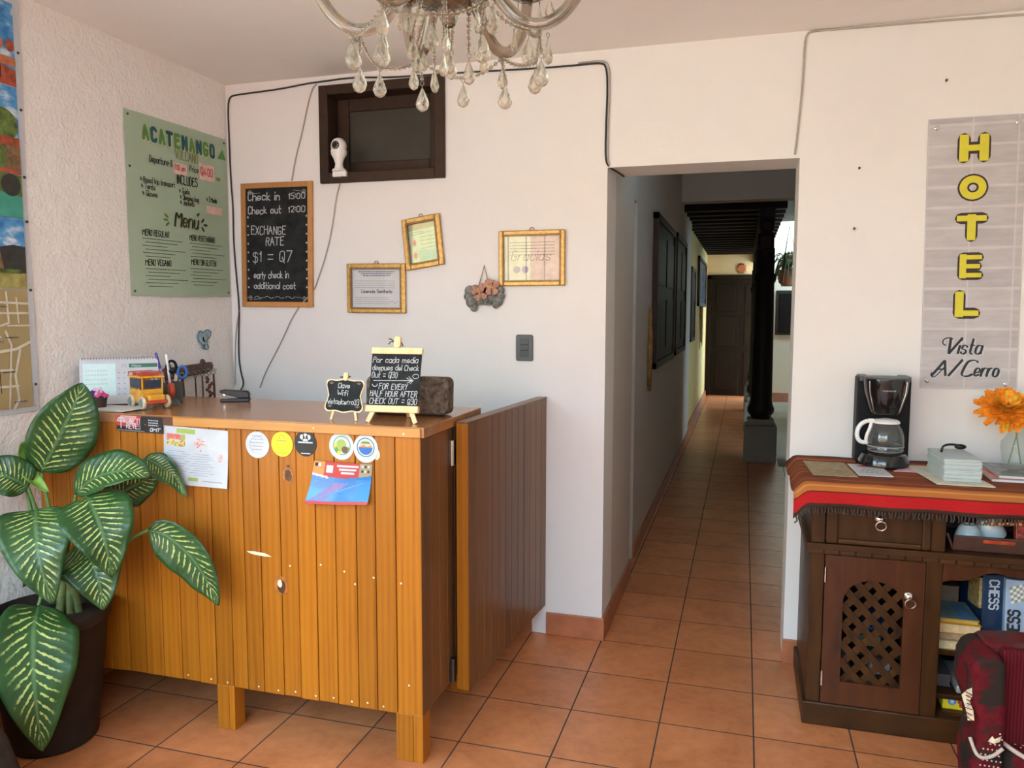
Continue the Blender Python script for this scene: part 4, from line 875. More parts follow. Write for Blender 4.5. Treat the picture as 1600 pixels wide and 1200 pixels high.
for m, d, nn, ww in ((1, .0022, .0050, .0125), (0, 0, .0060, .0068)):
    cursive(b, 'V', .078+d, .139-d, .064, ww, m, nn, .058); cursive(b, 'ista', .131+d, .139-d, .060, ww*.9, m, nn, .088)
    cursive(b, 'A', .040+d, .050-d, .062, ww, m, nn, .066); cursive(b, 'l', .100+d, .050-d, .066, ww, m, nn, .030); cursive(b, 'C', .142+d, .050-d, .064, ww, m, nn, .056); cursive(b, 'erro', .190+d, .050-d, .058, ww*.9, m, nn, .090)
    b.stroke(Fh, smooth([(.088+d, .172-d), (.076+d, .178-d), (.078+d, .196-d), (.098+d, .204-d), (.112+d, .198-d)], 2), ww*.7, nn, m); b.stroke(Fh, smooth([(.040+d, .062-d), (.036+d, .05-d), (.048+d, .042-d), (.066+d, .060-d), (.085+d, .085-d)], 2), ww*.6, nn, m)
b.build('script_lettering', [M['ink'], S['white']], sg)
for u, v in ((.03, SH-.035), (SW-.03, SH-.03), (.025, .03), (SW-.035, .022)): b = MB(); b.lathe([(.009, 0), (.009, .003), (.006, .005)], Fh(u, v, .004), 12, 0, Matrix(((1, 0, 0), (0, 0, -1), (0, 1, 0)))); b.build('screw', M['chrome'], sg, True, auto=30)
# green volcano poster on the left wall
gp = thing('tour_poster', 'pale green handwritten volcano tour and menu poster on the left wall', 'poster', (XL, -.36, 1.588))
n = NT('pale_green_card'); n.set(Roughness=.7); n.base(n.ramp(n.noise(n.coord(), 3), [(.3, (.36, .47, .33)), (.7, (.40, .51, .37))])); GW, GH = .686, .79
Fg = leftF(-.70, 1.589, XL+.004)
def Fgp(u, v, n_=0):                       # the card bows slightly off the wall
    return leftF(-.70, 1.589+.012*u, XL+.004+.010*math.sin(u/GW*PI)*(.4+.6*(1-v/GH)))(u, v, n_)
b = MB(); b.grid(lambda i, j: Fgp(i*GW, j*GH, 0), 12, 12); b.build('card', n.m, gp, True)
gi = flat('dark_green_ink', (.012, .018, .012), .7); gg = flat('leaf_green_ink', (.10, .26, .05), .7); gt_ = flat('teal_ink', (.01, .10, .10), .7); gl = flat('letter_shadow', (.50, .55, .36), .7); pk = flat('pink_label', (.72, .50, .44), .7); rd = flat('red_ink', (.55, .04, .05), .7)
b = MB(); X = .105; s_ = 'ACATENANGO'; lw_ = .05
for i, ch in enumerate(s_):
    for m, ww, nn, d in ((2, .024, .002, .003), (i % 2, .017, .003, 0)): write(b, Fgp, ch, X+i*lw_+d, .685-d, .054, ww, m, 0, 0, 0, True, None, nn, .036, 0)
b.poly(Fgp, [(X+.505, .685), (X+.57, .685), (X+.545, .735)], .003, None, 0); b.build('title', [gg, gt_, gl], gp)
b = MB(); 
def gw(s_, u, v, sz, st, wd, m=0): write(b, Fgp, s_, u, v, sz, st, m, 0, .05, .03, True, None, .003, wd)
gw('VOLCANO', .30, .632, .042, .0045, .16, 3); gw('Departure-8', .135, .590, .030, .004, .145); gw('Price', .395, .588, .028, .0036, .065)
b.poly(Fgp, rect(.465, .58, .562, .640), .002, None, 1); gw('Q400', .475, .585, .036, .0045, .095, 2); b.poly(Fgp, rect(.285, .375, .562, .612), .002, None, 1); gw('7:30 am', .29, .582, .022, .003, .075, 2)
gw('INCLUDES', .305, .520, .040, .005, .145); 
for s_, u, v, wd in (('* Round trip transport', .075, .497, .215), ('* Tents', .08, .468, .085), ('* Gloves', .085, .438, .092), ('* Guide', .315, .478, .075), ('* Sleeping bag', .32, .450, .135), ('* Jackets', .32, .425, .10), ('* 3 Meals', .51, .462, .085)): gw(s_, u, v, .024, .0032, wd)
b.poly(Fgp, rect(.51, .63, .405, .442), .002, None, 1); b.poly(Fgp, rect(.595, .625, .575, .59), .0025, None, 3)
for m, ww, d in ((3, .010, .003), (0, .0062, 0)): write(b, Fgp, 'Menú', .275+d, .322-d, .075, ww, m, 0, .3, 0, True, pen, .003+(.001 if m == 0 else 0), .17, 2)
for u, a in ((.225, 2.5), (.22, 3.14), (.23, 3.8), (.475, .7), (.495, 0), (.475, -.8)): b.poly(Fgp, [(u+.016*math.cos(t_)*math.cos(a)-.006*math.sin(t_)*math.sin(a), .345+.03*math.sin(a)+.016*math.cos(t_)*math.sin(a)+.006*math.sin(t_)*math.cos(a)) for t_ in [k*PI/6 for k in range(12)]], .003, None, 0 if u > .4 else 4)
for s_, u, v, wd in (('MENÚ REGULAR', .075, .265, .165), ('MENÚ VEGETARIANO', .375, .265, .19), ('MENÚ VEGANO', .085, .135, .16), ('MENÚ SIN GLUTEN', .38, .150, .19)): gw(s_, u, v, .026, .0034, wd)
for cu_, v0, n_ in ((.075, .250, 6), (.375, .250, 5), (.085, .118, 6), (.375, .130, 6)):
    for q in range(n_): scribble(b, Fgp, cu_+.015*(q % 2), v0-.0155*q, .25-.05*(q % 3), .0028, 5, .0028, q+int(cu_*100))
b.build('lettering', [gi, pk, rd, flat('olive_ink', (.20, .22, .06), .7), gg, flat('faint_ink', (.05, .07, .045), .7)], gp)
b = MB()
for u, v in ((.02, GH-.02), (GW-.02, GH-.02), (.02, GH*.7), (.02, .02), (GW-.02, .02)): b.ball(Fgp(u, v, .002), .005, 8)
b.build('pins', M['iron'], gp, True)
# big tourist map poster at the left edge
tp = thing('map_poster', 'large poster of town photographs and a tan street map at the left edge', 'poster', (XL, -1.5, 1.15))
PW, PH = .64, 1.49; Fm = leftF(-1.19-PW, 1.148, XL+.003)
b = MB(); b.grid(lambda i, j: Fm(i*PW, j*PH, .002+.003*math.sin(j*9)), 4, 16); b.build('sheet', S['white'], tp, True)
def photo(nm, v0, v1, mk):
    b = MB(); ms = mk(b, v0, v1); return b.build(nm, ms, tp)
PX0, PX1 = .02, PW-.027
n = NT('printed_sky'); n.set(Roughness=.5); n.base(n.ramp(n.noise(n.coord((1, 5, 9)), 2.2, 5), [(.40, (.02, .17, .46)), (.55, (.10, .34, .62)), (.68, (.75, .78, .80))])); skyp = n.m
prd = flat('printed_red_building', (.36, .07, .03), .5, 0, .45, 40); plk = flat('printed_lake', (.05, .33, .24), .5, 0, .15, 20); pgr = flat('printed_foliage', (.10, .16, .03), .5, 0, .6, 40); pru = flat('printed_ruins', (.19, .11, .05), .5, 0, .5, 50); pdk = flat('printed_dark', (.03, .03, .025), .5, 0, .4, 30); pgs = flat('printed_grass', (.34, .30, .09), .5, 0, .4, 30)
def ph1(b, v0, v1):
    b.poly(Fm, rect(PX0, PX1, v0, v1), .006, None, 0); h = v1-v0
    b.poly(Fm, [(PX0, v0), (PX1, v0), (PX1, v0+h*.20), (PX1-.12, v0+h*.28), (PX1-.25, v0+h*.26), (PX0, v0+h*.3)], .007, None, 1)
    b.poly(Fm, rect(PX1-.14, PX1, v0+.07, v0+.10), .008, None, 2)
    for q in range(5): b.poly(Fm, disc(PX1-.02-.045*q, v0+.14, .018, 12, .022), .008, None, 2 if q % 2 else 1)
    b.poly(Fm, rect(PX1-.12, PX1-.06, v0+.02, v0+.065), .008, None, 3); b.stroke(Fm, [(PX1-.09, v0+.12), (PX1-.085, v0+.33)], .006, .008, 3); b.stroke(Fm, [(PX1-.11, v0+.31), (PX1-.05, v0+.31)], .008, .008, 3)
    return [skyp, prd, flat('printed_orange', (.50, .16, .06), .5, 0, .3, 40), pdk]
photo('photo', 1.175, 1.465, ph1)
def ph2(b, v0, v1):
    b.poly(Fm, rect(PX0, PX1, v0, v1), .006, None, 0); h = v1-v0
    b.poly(Fm, disc(PX1-.07, v0+h*.55, .068, 18, .06), .0065, None, 2)
    b.poly(Fm, [(PX0, v0), (PX1, v0), (PX1, v0+h*.42), (PX1-.10, v0+h*.42), (PX1-.11, v0+h*.60), (PX1-.16, v0+h*.72), (PX1-.22, v0+h*.6), (PX1-.24, v0+h*.42), (PX0, v0+h*.42)], .007, None, 1)
    b.poly(Fm, disc(PX1-.165, v0+h*.40, .025, 14, .05), .008, None, 3); b.poly(Fm, rect(PX1-.13, PX1, v0+h*.05, v0+h*.32), .0075, None, 4); b.poly(Fm, disc(PX1-.10, v0+h*.18, .045, 14, .05), .008, None, 2); b.poly(Fm, disc(PX1-.20, v0+h*.05, .09, 14, .05), .008, None, 4)
    return [skyp, prd, pgr, pdk, pru]
photo('photo', .865, 1.172, ph2)
def ph3(b, v0, v1):
    b.poly(Fm, rect(PX0, PX1, v0, v1), .006, None, 0); h = v1-v0
    b.poly(Fm, [(PX0, v1), (PX1, v1), (PX1, v0+h*.5), (PX1-.1, v0+h*.58), (PX0, v0+h*.72)], .007, None, 1); b.poly(Fm, disc(PX1-.045, v0+h*.75, .04, 14), .008, None, 2)
    return [plk, pgr, pdk]
photo('photo', .71, .862, ph3)
def ph4(b, v0, v1):
    b.poly(Fm, rect(PX0, PX1, v0, v1), .006, None, 0); h = v1-v0
    b.poly(Fm, rect(PX0, PX1, v0, v0+h*.22), .0065, None, 3); b.poly(Fm, [(PX0, v0+h*.22), (PX1, v0+h*.22), (PX1, v0+h*.6), (PX1-.05, v0+h*.62), (PX1-.10, v0+h*.58), (PX0, v0+h*.6)], .007, None, 2)
    b.poly(Fm, [(PX0, v0+h*.25), (PX1-.09, v0+h*.25), (PX1-.11, v0+h*.65), (PX1-.15, v0+h*.70), (PX1-.16, v0+h*.9), (PX1-.21, v0+h*.92), (PX1-.22, v0+h*.7), (PX0, v0+h*.7)], .008, None, 1)
    b.poly(Fm, rect(PX1-.15, PX1-.02, v0+h*.21, v0+h*.27), .009, None, 4)
    return [skyp, pru, pdk, pgs, pgr]
photo('photo', .455, .707, ph4)
def pmap(b, v0, v1):
    b.poly(Fm, rect(PX0, PX1, v0, v1), .006, None, 0)
    def rd_(pts, w): b.stroke(Fm, [(PX1-u, v0+v) for u, v in pts], w, .008, 1)
    rd_([(.0, .38), (.6, .40)], .008); rd_([(0, .345), (.12, .345)], .007); rd_([(.09, .42), (.085, .31), (.12, .30)], .008); rd_([(.05, .40), (.045, .31)], .006); rd_([(.0, .30), (.09, .30)], .006); rd_([(0, .24), (.06, .215), (.20, .20), (.6, .20)], .010); rd_([(.045, .21), (.07, .12), (.06, .03), (.08, 0)], .010); rd_([(.10, .28), (.08, .23), (.10, .0)], .008); rd_([(.17, .42), (.16, 0)], .009); rd_([(.23, .42), (.24, 0)], .009); rd_([(.06, .08), (.6, .09)], .009); rd_([(.08, .14), (.6, .15)], .008); rd_([(.12, .26), (.6, .27)], .006); rd_([(.32, .42), (.34, 0)], .009); rd_([(.45, .42), (.46, 0)], .009)
    b.stroke(Fm, [(PX1-.135, v0+.20), (PX1-.13, v0+.06)], .003, .009, 2)
    for q in range(26): u = (q*53 % 26)/26*.52+.04; v = (q*17 % 26)/26*.36+.02; scribble(b, Fm, PX1-u-.04, v0+v, .05, .004, 2 if q % 4 else 3, .009, q)
    return [flat('tan_map', (.38, .29, .13), .6, 0, .08, 6), flat('map_road', (.62, .58, .47), .6), M['ink'], flat('map_blue', (.05, .06, .4), .6)]
photo('street_map', .02, .452, pmap)
b = MB()
for v in (.10, .45, .70, .86, 1.10, 1.30): b.ball(Fm(PW-.012, v, .005), .005, 8)
b.build('pins', M['ink'], tp, True)
# small bluish ornament on the left wall
t = thing('wall_ornament', 'small blue and white painted bird ornament on the left wall above the key rack', 'wall decoration', (XL, -.235, 1.36))
Fo = leftF(-.236, 1.385, XL+.001); bl = flat('pale_blue_glaze', (.32, .45, .48), .4, 0, .4, 50); bo_ = flat('blue_outline', (.05, .12, .20), .5)
b = MB()
for u, v, r, ry in ((-.028, .012, .026, .030), (.026, .030, .030, .018), (.008, .004, .024, .020), (.006, -.036, .022, .016), (-.006, -.016, .014, .022)): b.poly(Fo, disc(u, v, r, 18, ry), 0, .008, 0)
b.build('body', bl, t, bevel=.002)
b = MB(); b.stroke(Fo, smooth([(-.05, .02), (-.036, .045), (-.01, .03), (.02, .05), (.055, .035), (.04, .012), (.02, .0), (.012, -.02), (.03, -.035), (.02, -.052), (-.012, -.046), (-.018, -.022), (-.048, -.008), (-.05, .02)], 2), .005, .0092, 0); b.build('outline', bo_, t)
# little nails left in the walls
for q, (x, z) in enumerate(((1.36, 2.10), (1.66, 2.42), (1.35, 1.86))): b = MB(); b.tube([(x, 0, z), (x, -.010, z+.002)], .003, 6); b.ball((x, -.011, z+.002), .005, 6); tag(b.build('nail', M['iron']), ('bent nail between the doorway and the hotel sign', 'nail high above the hotel sign', 'small dark nail mark mid height left of the hotel sign')[q], 'nail', 'nails left in the right wall')
# ================================================================== SIDEBOARD ON THE RIGHT
SX0, SX1, SY, SZ = 1.188, 2.12, -.517, .915
sb = thing('sideboard', 'dark rustic wooden sideboard with a lattice door under the hotel sign', 'sideboard', (1.65, -.26, 0))
b = MB(); b.box(1.176, SX1+.012, SY-.005, -.016, 0, .088); b.build('plinth', M['darkh'], sb, bevel=.006)
b = MB(); b.box(SX0, SX0+.02, SY+.03, -.016, .088, .88); b.build('side_panel', M['dark'], sb, bevel=.003)
b = MB(); b.box(SX1-.02, SX1, SY+.03, -.016, .088, .88); b.build('side_panel', M['dark'], sb, bevel=.003)
b = MB(); b.box(SX0+.02, SX1-.02, -.03, -.018, .088, .88); b.build('back_panel', M['blackwood'], sb)
b = MB(); b.box(SX0+.02, SX1-.02, SY+.03, -.03, .088, .10); b.build('bottom_board', M['darkh'], sb)
for x0, x1 in ((SX0, 1.236), (1.568, 1.622), (SX1-.05, SX1)):
    b = MB(); b.box(x0, x1, SY, SY+.035, .088, .658); b.build('post', M['dark'], sb, bevel=.004)
for x0, x1 in ((SX0, 1.234), (1.578, 1.624), (SX1-.05, SX1)):
    b = MB(); b.box(x0, x1, SY-.003, SY+.035, .690, .880); b.build('upper_post', M['dark'], sb, bevel=.004)
b = MB(); b.box(1.172, SX1+.016, SY-.014, -.016, .668, .690); b.box(1.178, SX1+.010, SY-.006, SY+.03, .650, .668)
k = 1.180
while k < SX1: b.box(k, k+.048, SY-.013, SY-.004, .652, .668); k += .0535
b.box(1.172, 1.188, SY, -.016, .654, .668); b.build('dentil_moulding', M['darkh'], sb, bevel=.002)
b = MB(); b.box(1.57, 1.61, SY+.04, -.03, .10, .88); b.build('partition', M['dark'], sb)
b = MB(); b.box(1.624, SX1-.05, SY+.0, -.03, .672, .6895); b.box(1.236, 1.578, SY+.04, -.03, .672, .685); b.build('middle_board', M['darkh'], sb)
b = MB(); b.box(1.15, SX1+.03, SY-.045, -.010, .880, SZ); b.build('top_board', M['darkh'], sb, bevel=.008)
for z in (.155, .318):
    b = MB(); b.box(1.61, SX1-.02, SY+.05, -.03, z-.018, z); b.build('shelf', M['darkh'], sb, bevel=.003)
# drawer
dr = MB(); dr.box(1.236, 1.576, SY+.002, SY+.022, .694, .874); d0 = dr.build('drawer', M['dark'], sb, bevel=.002)
b = MB(); b.box(1.236, 1.276, SY-.014, SY+.004, .694, .874); b.box(1.548, 1.576, SY-.014, SY+.004, .694, .874); b.box(1.276, 1.548, SY-.014, SY+.004, .694, .712); b.box(1.276, 1.548, SY-.014, SY+.004, .845, .874); b.build('drawer_rail', M['darkh'], d0, bevel=.006)
def ring(nm, x, y, z, par, r=.017):
    b = MB(); Mx = Matrix(((1, 0, 0), (0, 0, -1), (0, 1, 0)))
    b.lathe([(.013, 0), (.013, .004), (.008, .008), (.008, .014), (.0095, .018), (.004, .022)], (x-.006, y, z+.012), 16, 0, Mx); b.tube([(x+r*math.cos(q*PI/10), y-.014-.004*math.sin(q*PI/10), z-.012+r*math.sin(q*PI/10)) for q in range(20)], .0028, 8, closed=True)
    b.build(nm, M['chrome'], par, True, auto=40)
ring('ring_pull', 1.415, SY+.0, .782, d0)
# lattice door with an arched opening
DXA, DXB, DZA, DZB = 1.238, 1.566, .092, .648
OX0, OX1, OZ0 = 1.302, 1.502, .178; cxo = (OX0+OX1)/2; ro = (OX1-OX0)/2
arch = [(cxo+ro*math.cos(a), .480+.085*math.sin(a)) for a in [PI*k/16 for k in range(17)]]
F = frame((0, SY-.006, 0), (1, 0, 0), (0, 0, 1))
b = MB(); Fd_ = frame((0, SY+.018, 0), (1, 0, 0), (0, 0, 1))
b.poly(Fd_, rect(DXA, OX0, DZA, DZB), 0, .022); b.poly(Fd_, rect(OX1, DXB, DZA, DZB), 0, .022); b.poly(Fd_, rect(OX0, OX1, DZA, OZ0), 0, .022)
for (a, c_), (d, e) in zip(arch, arch[1:]): b.poly(Fd_, [(d, e), (a, c_), (a, DZB), (d, DZB)], 0, .022)
do = b.build('door', M['red'], sb)
b = MB()
for s_, n0 in ((1, .002), (-1, .007)):
    k = -8
    while k < 14:
        x = OX0+k*.062; pts = []
        q0, q1 = (x, OZ0-.02), (x+s_*.42 if s_ > 0 else x+.0, OZ0+.42)
        # clip the slat to the opening
        for t_ in range(101):
            px = (OX0+k*.062+t_/100*.42) if s_ > 0 else (OX1-k*.062-t_/100*.42); pz = OZ0-.01+t_/100*.42*1.12
            top = .480+.085*math.sqrt(max(0, 1-((px-cxo)/ro)**2))
            if OX0-.004 <= px <= OX1+.004 and OZ0-.012 <= pz <= top+.01: pts.append((px, pz))
        if len(pts) > 8:
            (a, c_), (d, e) = pts[0], pts[-1]; L_ = math.hypot(d-a, e-c_); nx, nz = -(e-c_)/L_*.0125, (d-a)/L_*.0125
            b.poly(Fd_, [(a-nx, c_-nz), (d-nx, e-nz), (d+nx, e+nz), (a+nx, c_+nz)] if True else [], n0, n0+.005)
        k += 1
b.build('lattice', M['dark'], do)
ring('ring_pull', 1.520, SY-.004, .512, do)
for z in (.575, .185): b = MB(); b.tube([(1.240, SY-.006, z-.028), (1.240, SY-.006, z+.028)], .004, 8); b.build('hinge', M['chrome'], do, True, auto=40)
# things half seen behind the lattice
for k, (x0, z0, w_, h_, m, lab) in enumerate(((1.33, .105, .14, .06, 'white', 'white paper stack low behind the lattice door'), (1.42, .17, .07, .05, 'white', 'white folded paper behind the right edge of the lattice door'), (1.40, .33, .08, .012, 'blue', 'blue and white box end high behind the lattice door'), (1.38, .26, .08, .05, 'mint', 'pale green box behind the middle of the lattice door'))):
    zz = .1005 if k in (0,) else z0
    b = MB(); b.box(x0, x0+w_, -.42+.02*k, -.18, zz, zz+h_); tag(b.build('paper_box' if k > 1 else 'paper_stack', S[m], None, bevel=.002), lab, 'paper')
b = MB(); b.box(1.36, 1.54, -.44, -.05, .157, .169); b.box(1.36, 1.54, -.42, -.05, .245, .2595); b.box(1.36, 1.54, -.40, -.05, .315, .3295); b.build('inner_shelf', M['darkh'], sb)
# arched header of the open bay
b = MB(); hx0, hx1 = 1.622, SX1-.05; xm = (hx0+hx1)/2
prof = [(hx0+(hx1-hx0)*k/20, .575+.052*math.sin(PI*k/20)**.8+(.008*math.cos(6*PI*k/20))) for k in range(21)]
for (a, c_), (d, e) in zip(prof, prof[1:]): b.poly(Fd_, [(a, c_), (d, e), (d, .652), (a, .652)], 0, .018)
b.build('arched_rail', M['red'], sb)
# woven runner
n = NT('woven_runner'); n.set(Roughness=.9); n.b.inputs['Specular IOR Level'].default_value = .15; v = n.coord((1, 1, 1), 'UV'); sp = n.n('ShaderNodeSeparateXYZ'); n.l(v, sp.inputs[0])
BRN, ORG, RED, DKR, DRK, PUR = (.20, .052, .025), (.42, .135, .03), (.45, .004, .012), (.12, .012, .012), (.03, .018, .014), (.09, .025, .03)
st = [(0, PUR), (.06, BRN), (.12, ORG), (.17, DKR), (.185, BRN), (.25, ORG), (.262, BRN), (.33, DKR), (.34, ORG), (.36, BRN), (.43, BRN), (.45, DKR), (.46, ORG), (.475, BRN), (.55, ORG), (.57, BRN), (.66, DKR), (.67, BRN), (.76, ORG), (.775, DKR), (.782, BRN), (.835, DKR), (.842, ORG), (.872, (.55, .22, .07)), (.88, ORG), (.905, DKR), (.912, RED), (.975, DRK)]
n.base(n.mix(.12, n.ramp(sp.outputs[1], [(p_, c_) for p_, c_ in st], 'CONSTANT'), n.ramp(n.noise(n.coord((4, 160, 160)), 3), [(.35, (.15, .05, .02)), (.65, (.30, .12, .05))]), 'MIX'))
n.bump(n.noise(n.coord((30, 400, 400)), 2), .4, .001); M['runner'] = n.m
LX0, LX1 = 1.118, 2.16; TOPW = .555; HANG = .085
def runner(i, j):
    x = LX0+(LX1-LX0)*i; s_ = j*(TOPW+HANG)
    side = max(0, 1.152-x); drop = side*1.3
    y = -.006-s_; z = SZ+.003
    if s_ > TOPW:
        h = s_-TOPW; y = -.006-TOPW-.006-.010*math.sin(x*23)*h/HANG-.012*min(1, h/.02); z = SZ+.003-h*.96
    z -= drop*(.7+.5*abs(math.sin(j*7)))+(.012*max(0, 1-abs(x-1.14)/.03) if s_ > TOPW else 0)
    if s_ <= TOPW and x > 1.16: z += .0008*math.sin(x*31+s_*40)
    return Vector((x, y, z))
b = MB(); b.grid(runner, 70, 60)
rn = tag(b.build('table_runner', M['runner'], None, True, solid=.003), 'striped red and orange woven runner covering the sideboard top', 'tablecloth')
b = MB(); q = random.Random(2)
for k in range(95):
    x = LX0+.01+(LX1-LX0-.02)*k/95; p0 = runner((x-LX0)/(LX1-LX0), 1); b.tube([p0, p0+Vector((q.uniform(-.004, .004), q.uniform(-.003, .001), -.016)), p0+Vector((q.uniform(-.006, .006), 0, -.024))], .0028, 4)
fr = b.build('fringe', flat('dark_fringe', (.055, .035, .028), .9, 0, .5, 90), rn); fr['kind'] = 'stuff'
b = MB()
for k in range(13): x = 1.74+k*.03; p0 = runner((x-LX0)/(LX1-LX0), 1); b.ball(p0+Vector((0, .004, -.018)), .011, 6, 0, 1.5, .5, .55)
fr = b.build('crochet_edge', flat('orange_crochet', (.62, .19, .03), .9, 0, .2, 60), rn, True); fr['kind'] = 'stuff'
ZT = SZ+.006
# coffee maker
cx, cy = 1.472, -.135
t = thing('coffee_maker', 'black drip coffee maker on the left of the runner', 'coffee maker', (cx, cy, ZT))
glb = flat('gloss_black', (.008, .008, .009), .12, 0, .2, 20, coat=.3)
b = MB(); b.box(cx-.098, cx+.098, cy+.02, cy+.115, ZT, ZT+.345); b.build('tower', M['blackm'], t, bevel=.008)
b = MB(); b.lathe([(.084, 0), (.092, .006), (.092, .022), (.080, .048), (.066, .056)], (cx, cy-.03, ZT), 40); b.box(cx-.096, cx+.096, cy+.0, cy+.11, ZT, ZT+.012); b.build('base', glb, t, True, auto=35)
b = MB(); b.lathe([(.052, .205), (.058, .212), (.066, .245), (.078, .29), (.083, .338), (.083, .343)], (cx, cy-.01, ZT), 40); b.build('filter_basket', glb, t, True, auto=35)
b = MB(); b.lathe([(.083, .343), (.080, .349), (.02, .351)], (cx, cy-.01, ZT), 40); b.box(cx-.092, cx-.060, cy+.0, cy+.11, ZT+.330, ZT+.350); b.box(cx+.060, cx+.092, cy+.0, cy+.11, ZT+.330, ZT+.350); b.build('lid', M['grey'], t, True, auto=35, bevel=.002)
for s_ in (-1, 1):
    b = MB(); b.tube(smooth([(cx+s_*.066, cy-.062, ZT+.335), (cx+s_*.064, cy-.060, ZT+.29), (cx+s_*.052, cy-.055, ZT+.245), (cx+s_*.044, cy-.046, ZT+.216)], 2), .0022, 6); b.build('trim_line', M['chrome'], t, True)
F = frame((cx, cy-.094, ZT+.298), (1, 0, 0), (0, .15, 1)); b = MB(); scribble(b, F, -.024, 0, .048, .006, 0, .0006, 6); b.poly(F, rect(-.024, .024, .0015, .0045), .0006, None, 0); b.build('maker_mark', M['inkg'], t)
M['carafe'] = glassy('carafe_glass', (.93, .95, .95, 1), .01, 1.5, .03, (.7, .72, .72, 1))
gx, gy, gz = cx+.004, cy-.03, ZT+.057
cr_ = thing('coffee_carafe', 'glass coffee carafe with white lid and handle on the black coffee maker', 'coffee pot', (gx, gy, gz))
b = MB(); b.lathe([(.058, .0005), (.066, .006), (.0665, .022), (.064, .026), (.0675, .036), (.066, .062), (.058, .090), (.048, .108), (.046, .113), (.044, .113), (.046, .106), (.056, .089), (.0645, .062), (.0655, .036), (.062, .008), (.055, .004)], (gx, gy, gz), 40); b.build('jug', M['carafe'], cr_, True, auto=50)
b = MB(); b.tube([(gx+.0668*math.cos(k*PI/16), gy+.0668*math.sin(k*PI/16), gz+.024) for k in range(32)], .0022, 6, closed=True); b.tube([(gx+.060*math.cos(k*PI/16), gy+.060*math.sin(k*PI/16), gz+.004) for k in range(32)], .0022, 6, closed=True); b.build('glass_rim', glassy('rim_glass', (.9, .9, .9, 1), .05, 1.9, .25, (.9, .9, .9, 1)), cr_, True)
b = MB(); b.lathe([(.050, .113), (.050, .119), (.042, .126), (.015, .131), (.004, .132)], (gx, gy, gz), 32); b.box(gx-.064, gx-.044, gy-.010, gy+.010, gz+.113, gz+.128); b.build('lid', M['whitep'], cr_, True, auto=40)
b = MB(); hp = [(gx-.045, gy, gz+.120), (gx-.072, gy-.004, gz+.119), (gx-.096, gy-.008, gz+.103), (gx-.106, gy-.01, gz+.075), (gx-.103, gy-.01, gz+.048), (gx-.088, gy-.008, gz+.033), (gx-.066, gy-.004, gz+.034)]
hq = smooth(hp, 2); b.tube(hq, .0085, 10); b.tube(smooth([(gx-.052, gy-.002, gz+.118), (gx-.058, gy-.004, gz+.09), (gx-.070, gy-.006, gz+.06), (gx-.071, gy-.004, gz+.034)], 2), .0068, 10); b.build('handle', M['whitep'], cr_, True)
# cards and papers on the runner
def flatcard(nm, x0, x1, y0, y1, z, th, ms, label, cat, draw=None, skew=0, grp=None):
    F = frame((x0, y0, z), (1, 0, 0), (skew, 1, 0)); b = MB(); b.poly(F, rect(0, x1-x0, 0, y1-y0), 0, th)
    if draw: draw(b, F, x1-x0, y1-y0, th+.0006)
    return tag(b.build(nm, ms), label, cat, grp)
kraft = flat('kraft_card', (.34, .26, .15), .85, 0, .25, 60)
def dk(b, F, w_, h_, n_):
    for k in range(4): scribble(b, F, .02, .035+.022*k, w_-.04, .004, 1, n_, k)
flatcard('kraft_card', 1.192, 1.345, -.445, -.165, ZT+.0012, .002, [kraft, flat('kraft_print', (.2, .15, .08), .8)], 'brown kraft card at the left end of the runner', 'card', dk, -.06)
def dw(b, F, w_, h_, n_):
    for k, m in enumerate((2, 2, 1)): scribble(b, F, .015+.01*k, .05+.03*k, w_-.03-.02*k, .008, m, n_, k+3)
    b.poly(F, disc(w_*.42, h_-.04, .022, 14, .018), n_, None, 1)
flatcard('price_card', 1.352, 1.470, -.405, -.185, ZT+.0012, .003, [S['white'], S['red'], M['inkg']], 'white card with red and black print in front of the coffee maker', 'card', dw, -.06)
flatcard('pink_slip', 1.490, 1.600, -.285, -.165, ZT+.0012, .002, [flat('pink_slip', (.72, .42, .46), .8), S['purple']], 'pink paper slip between the coffee maker and the booklet stack', 'paper', lambda b, F, w_, h_, n_: scribble(b, F, .03, .05, .05, .006, 1, n_, 2), .5)
M['cardp'] = flat('pale_card', (.62, .58, .46), .8, 0, .1, 20)
flatcard('cardboard_sheet', 1.595, 1.775, -.49, -.15, ZT+.0012, .004, [M['cardp']], 'cream card sheet under the pale booklet stack', 'card', None, -.12)
bk = [flat('pale_booklet_%d' % k, c_, .5, 0, .06, 30) for k, c_ in enumerate(((.50, .56, .55), (.42, .50, .52), (.55, .58, .52)))]
q = random.Random(6)
for k in range(14):
    dx, dy = q.uniform(-.003, .003), q.uniform(-.004, .004); z = ZT+.0056+k*.0058
    F = frame((1.625+dx, -.44+dy, z), (1, .03+q.uniform(-.015, .015), 0), (-.03, 1, 0)); b = MB(); b.poly(F, rrect(0, .122, 0, .235, .006, 3), 0, .0052 if k < 13 else .004)
    lab = 'pale bluish booklet inside the neat stack on the sideboard runner' if 0 < k < 13 else ('bottom booklet of the pale stack on the sideboard runner' if k == 0 else 'top booklet of the pale stack, under the black clip')
    tag(b.build('booklet', bk[k % 3]), lab, 'booklet', 'pale booklets in a stack')
zt_ = ZT+.0056+14*.0058
b = MB(); b.tube(smooth([(1.645, -.30, zt_+.003), (1.660, -.25, zt_+.016), (1.69, -.23, zt_+.020), (1.715, -.235, zt_+.018)], 2), .0045, 6); b.ball((1.722, -.238, zt_+.013), .013, 8, 0, 1.6, 1, .8)
tag(b.build('binder_clip', M['black'], None, True), 'black strap clip lying on the pale booklet stack', 'clip')
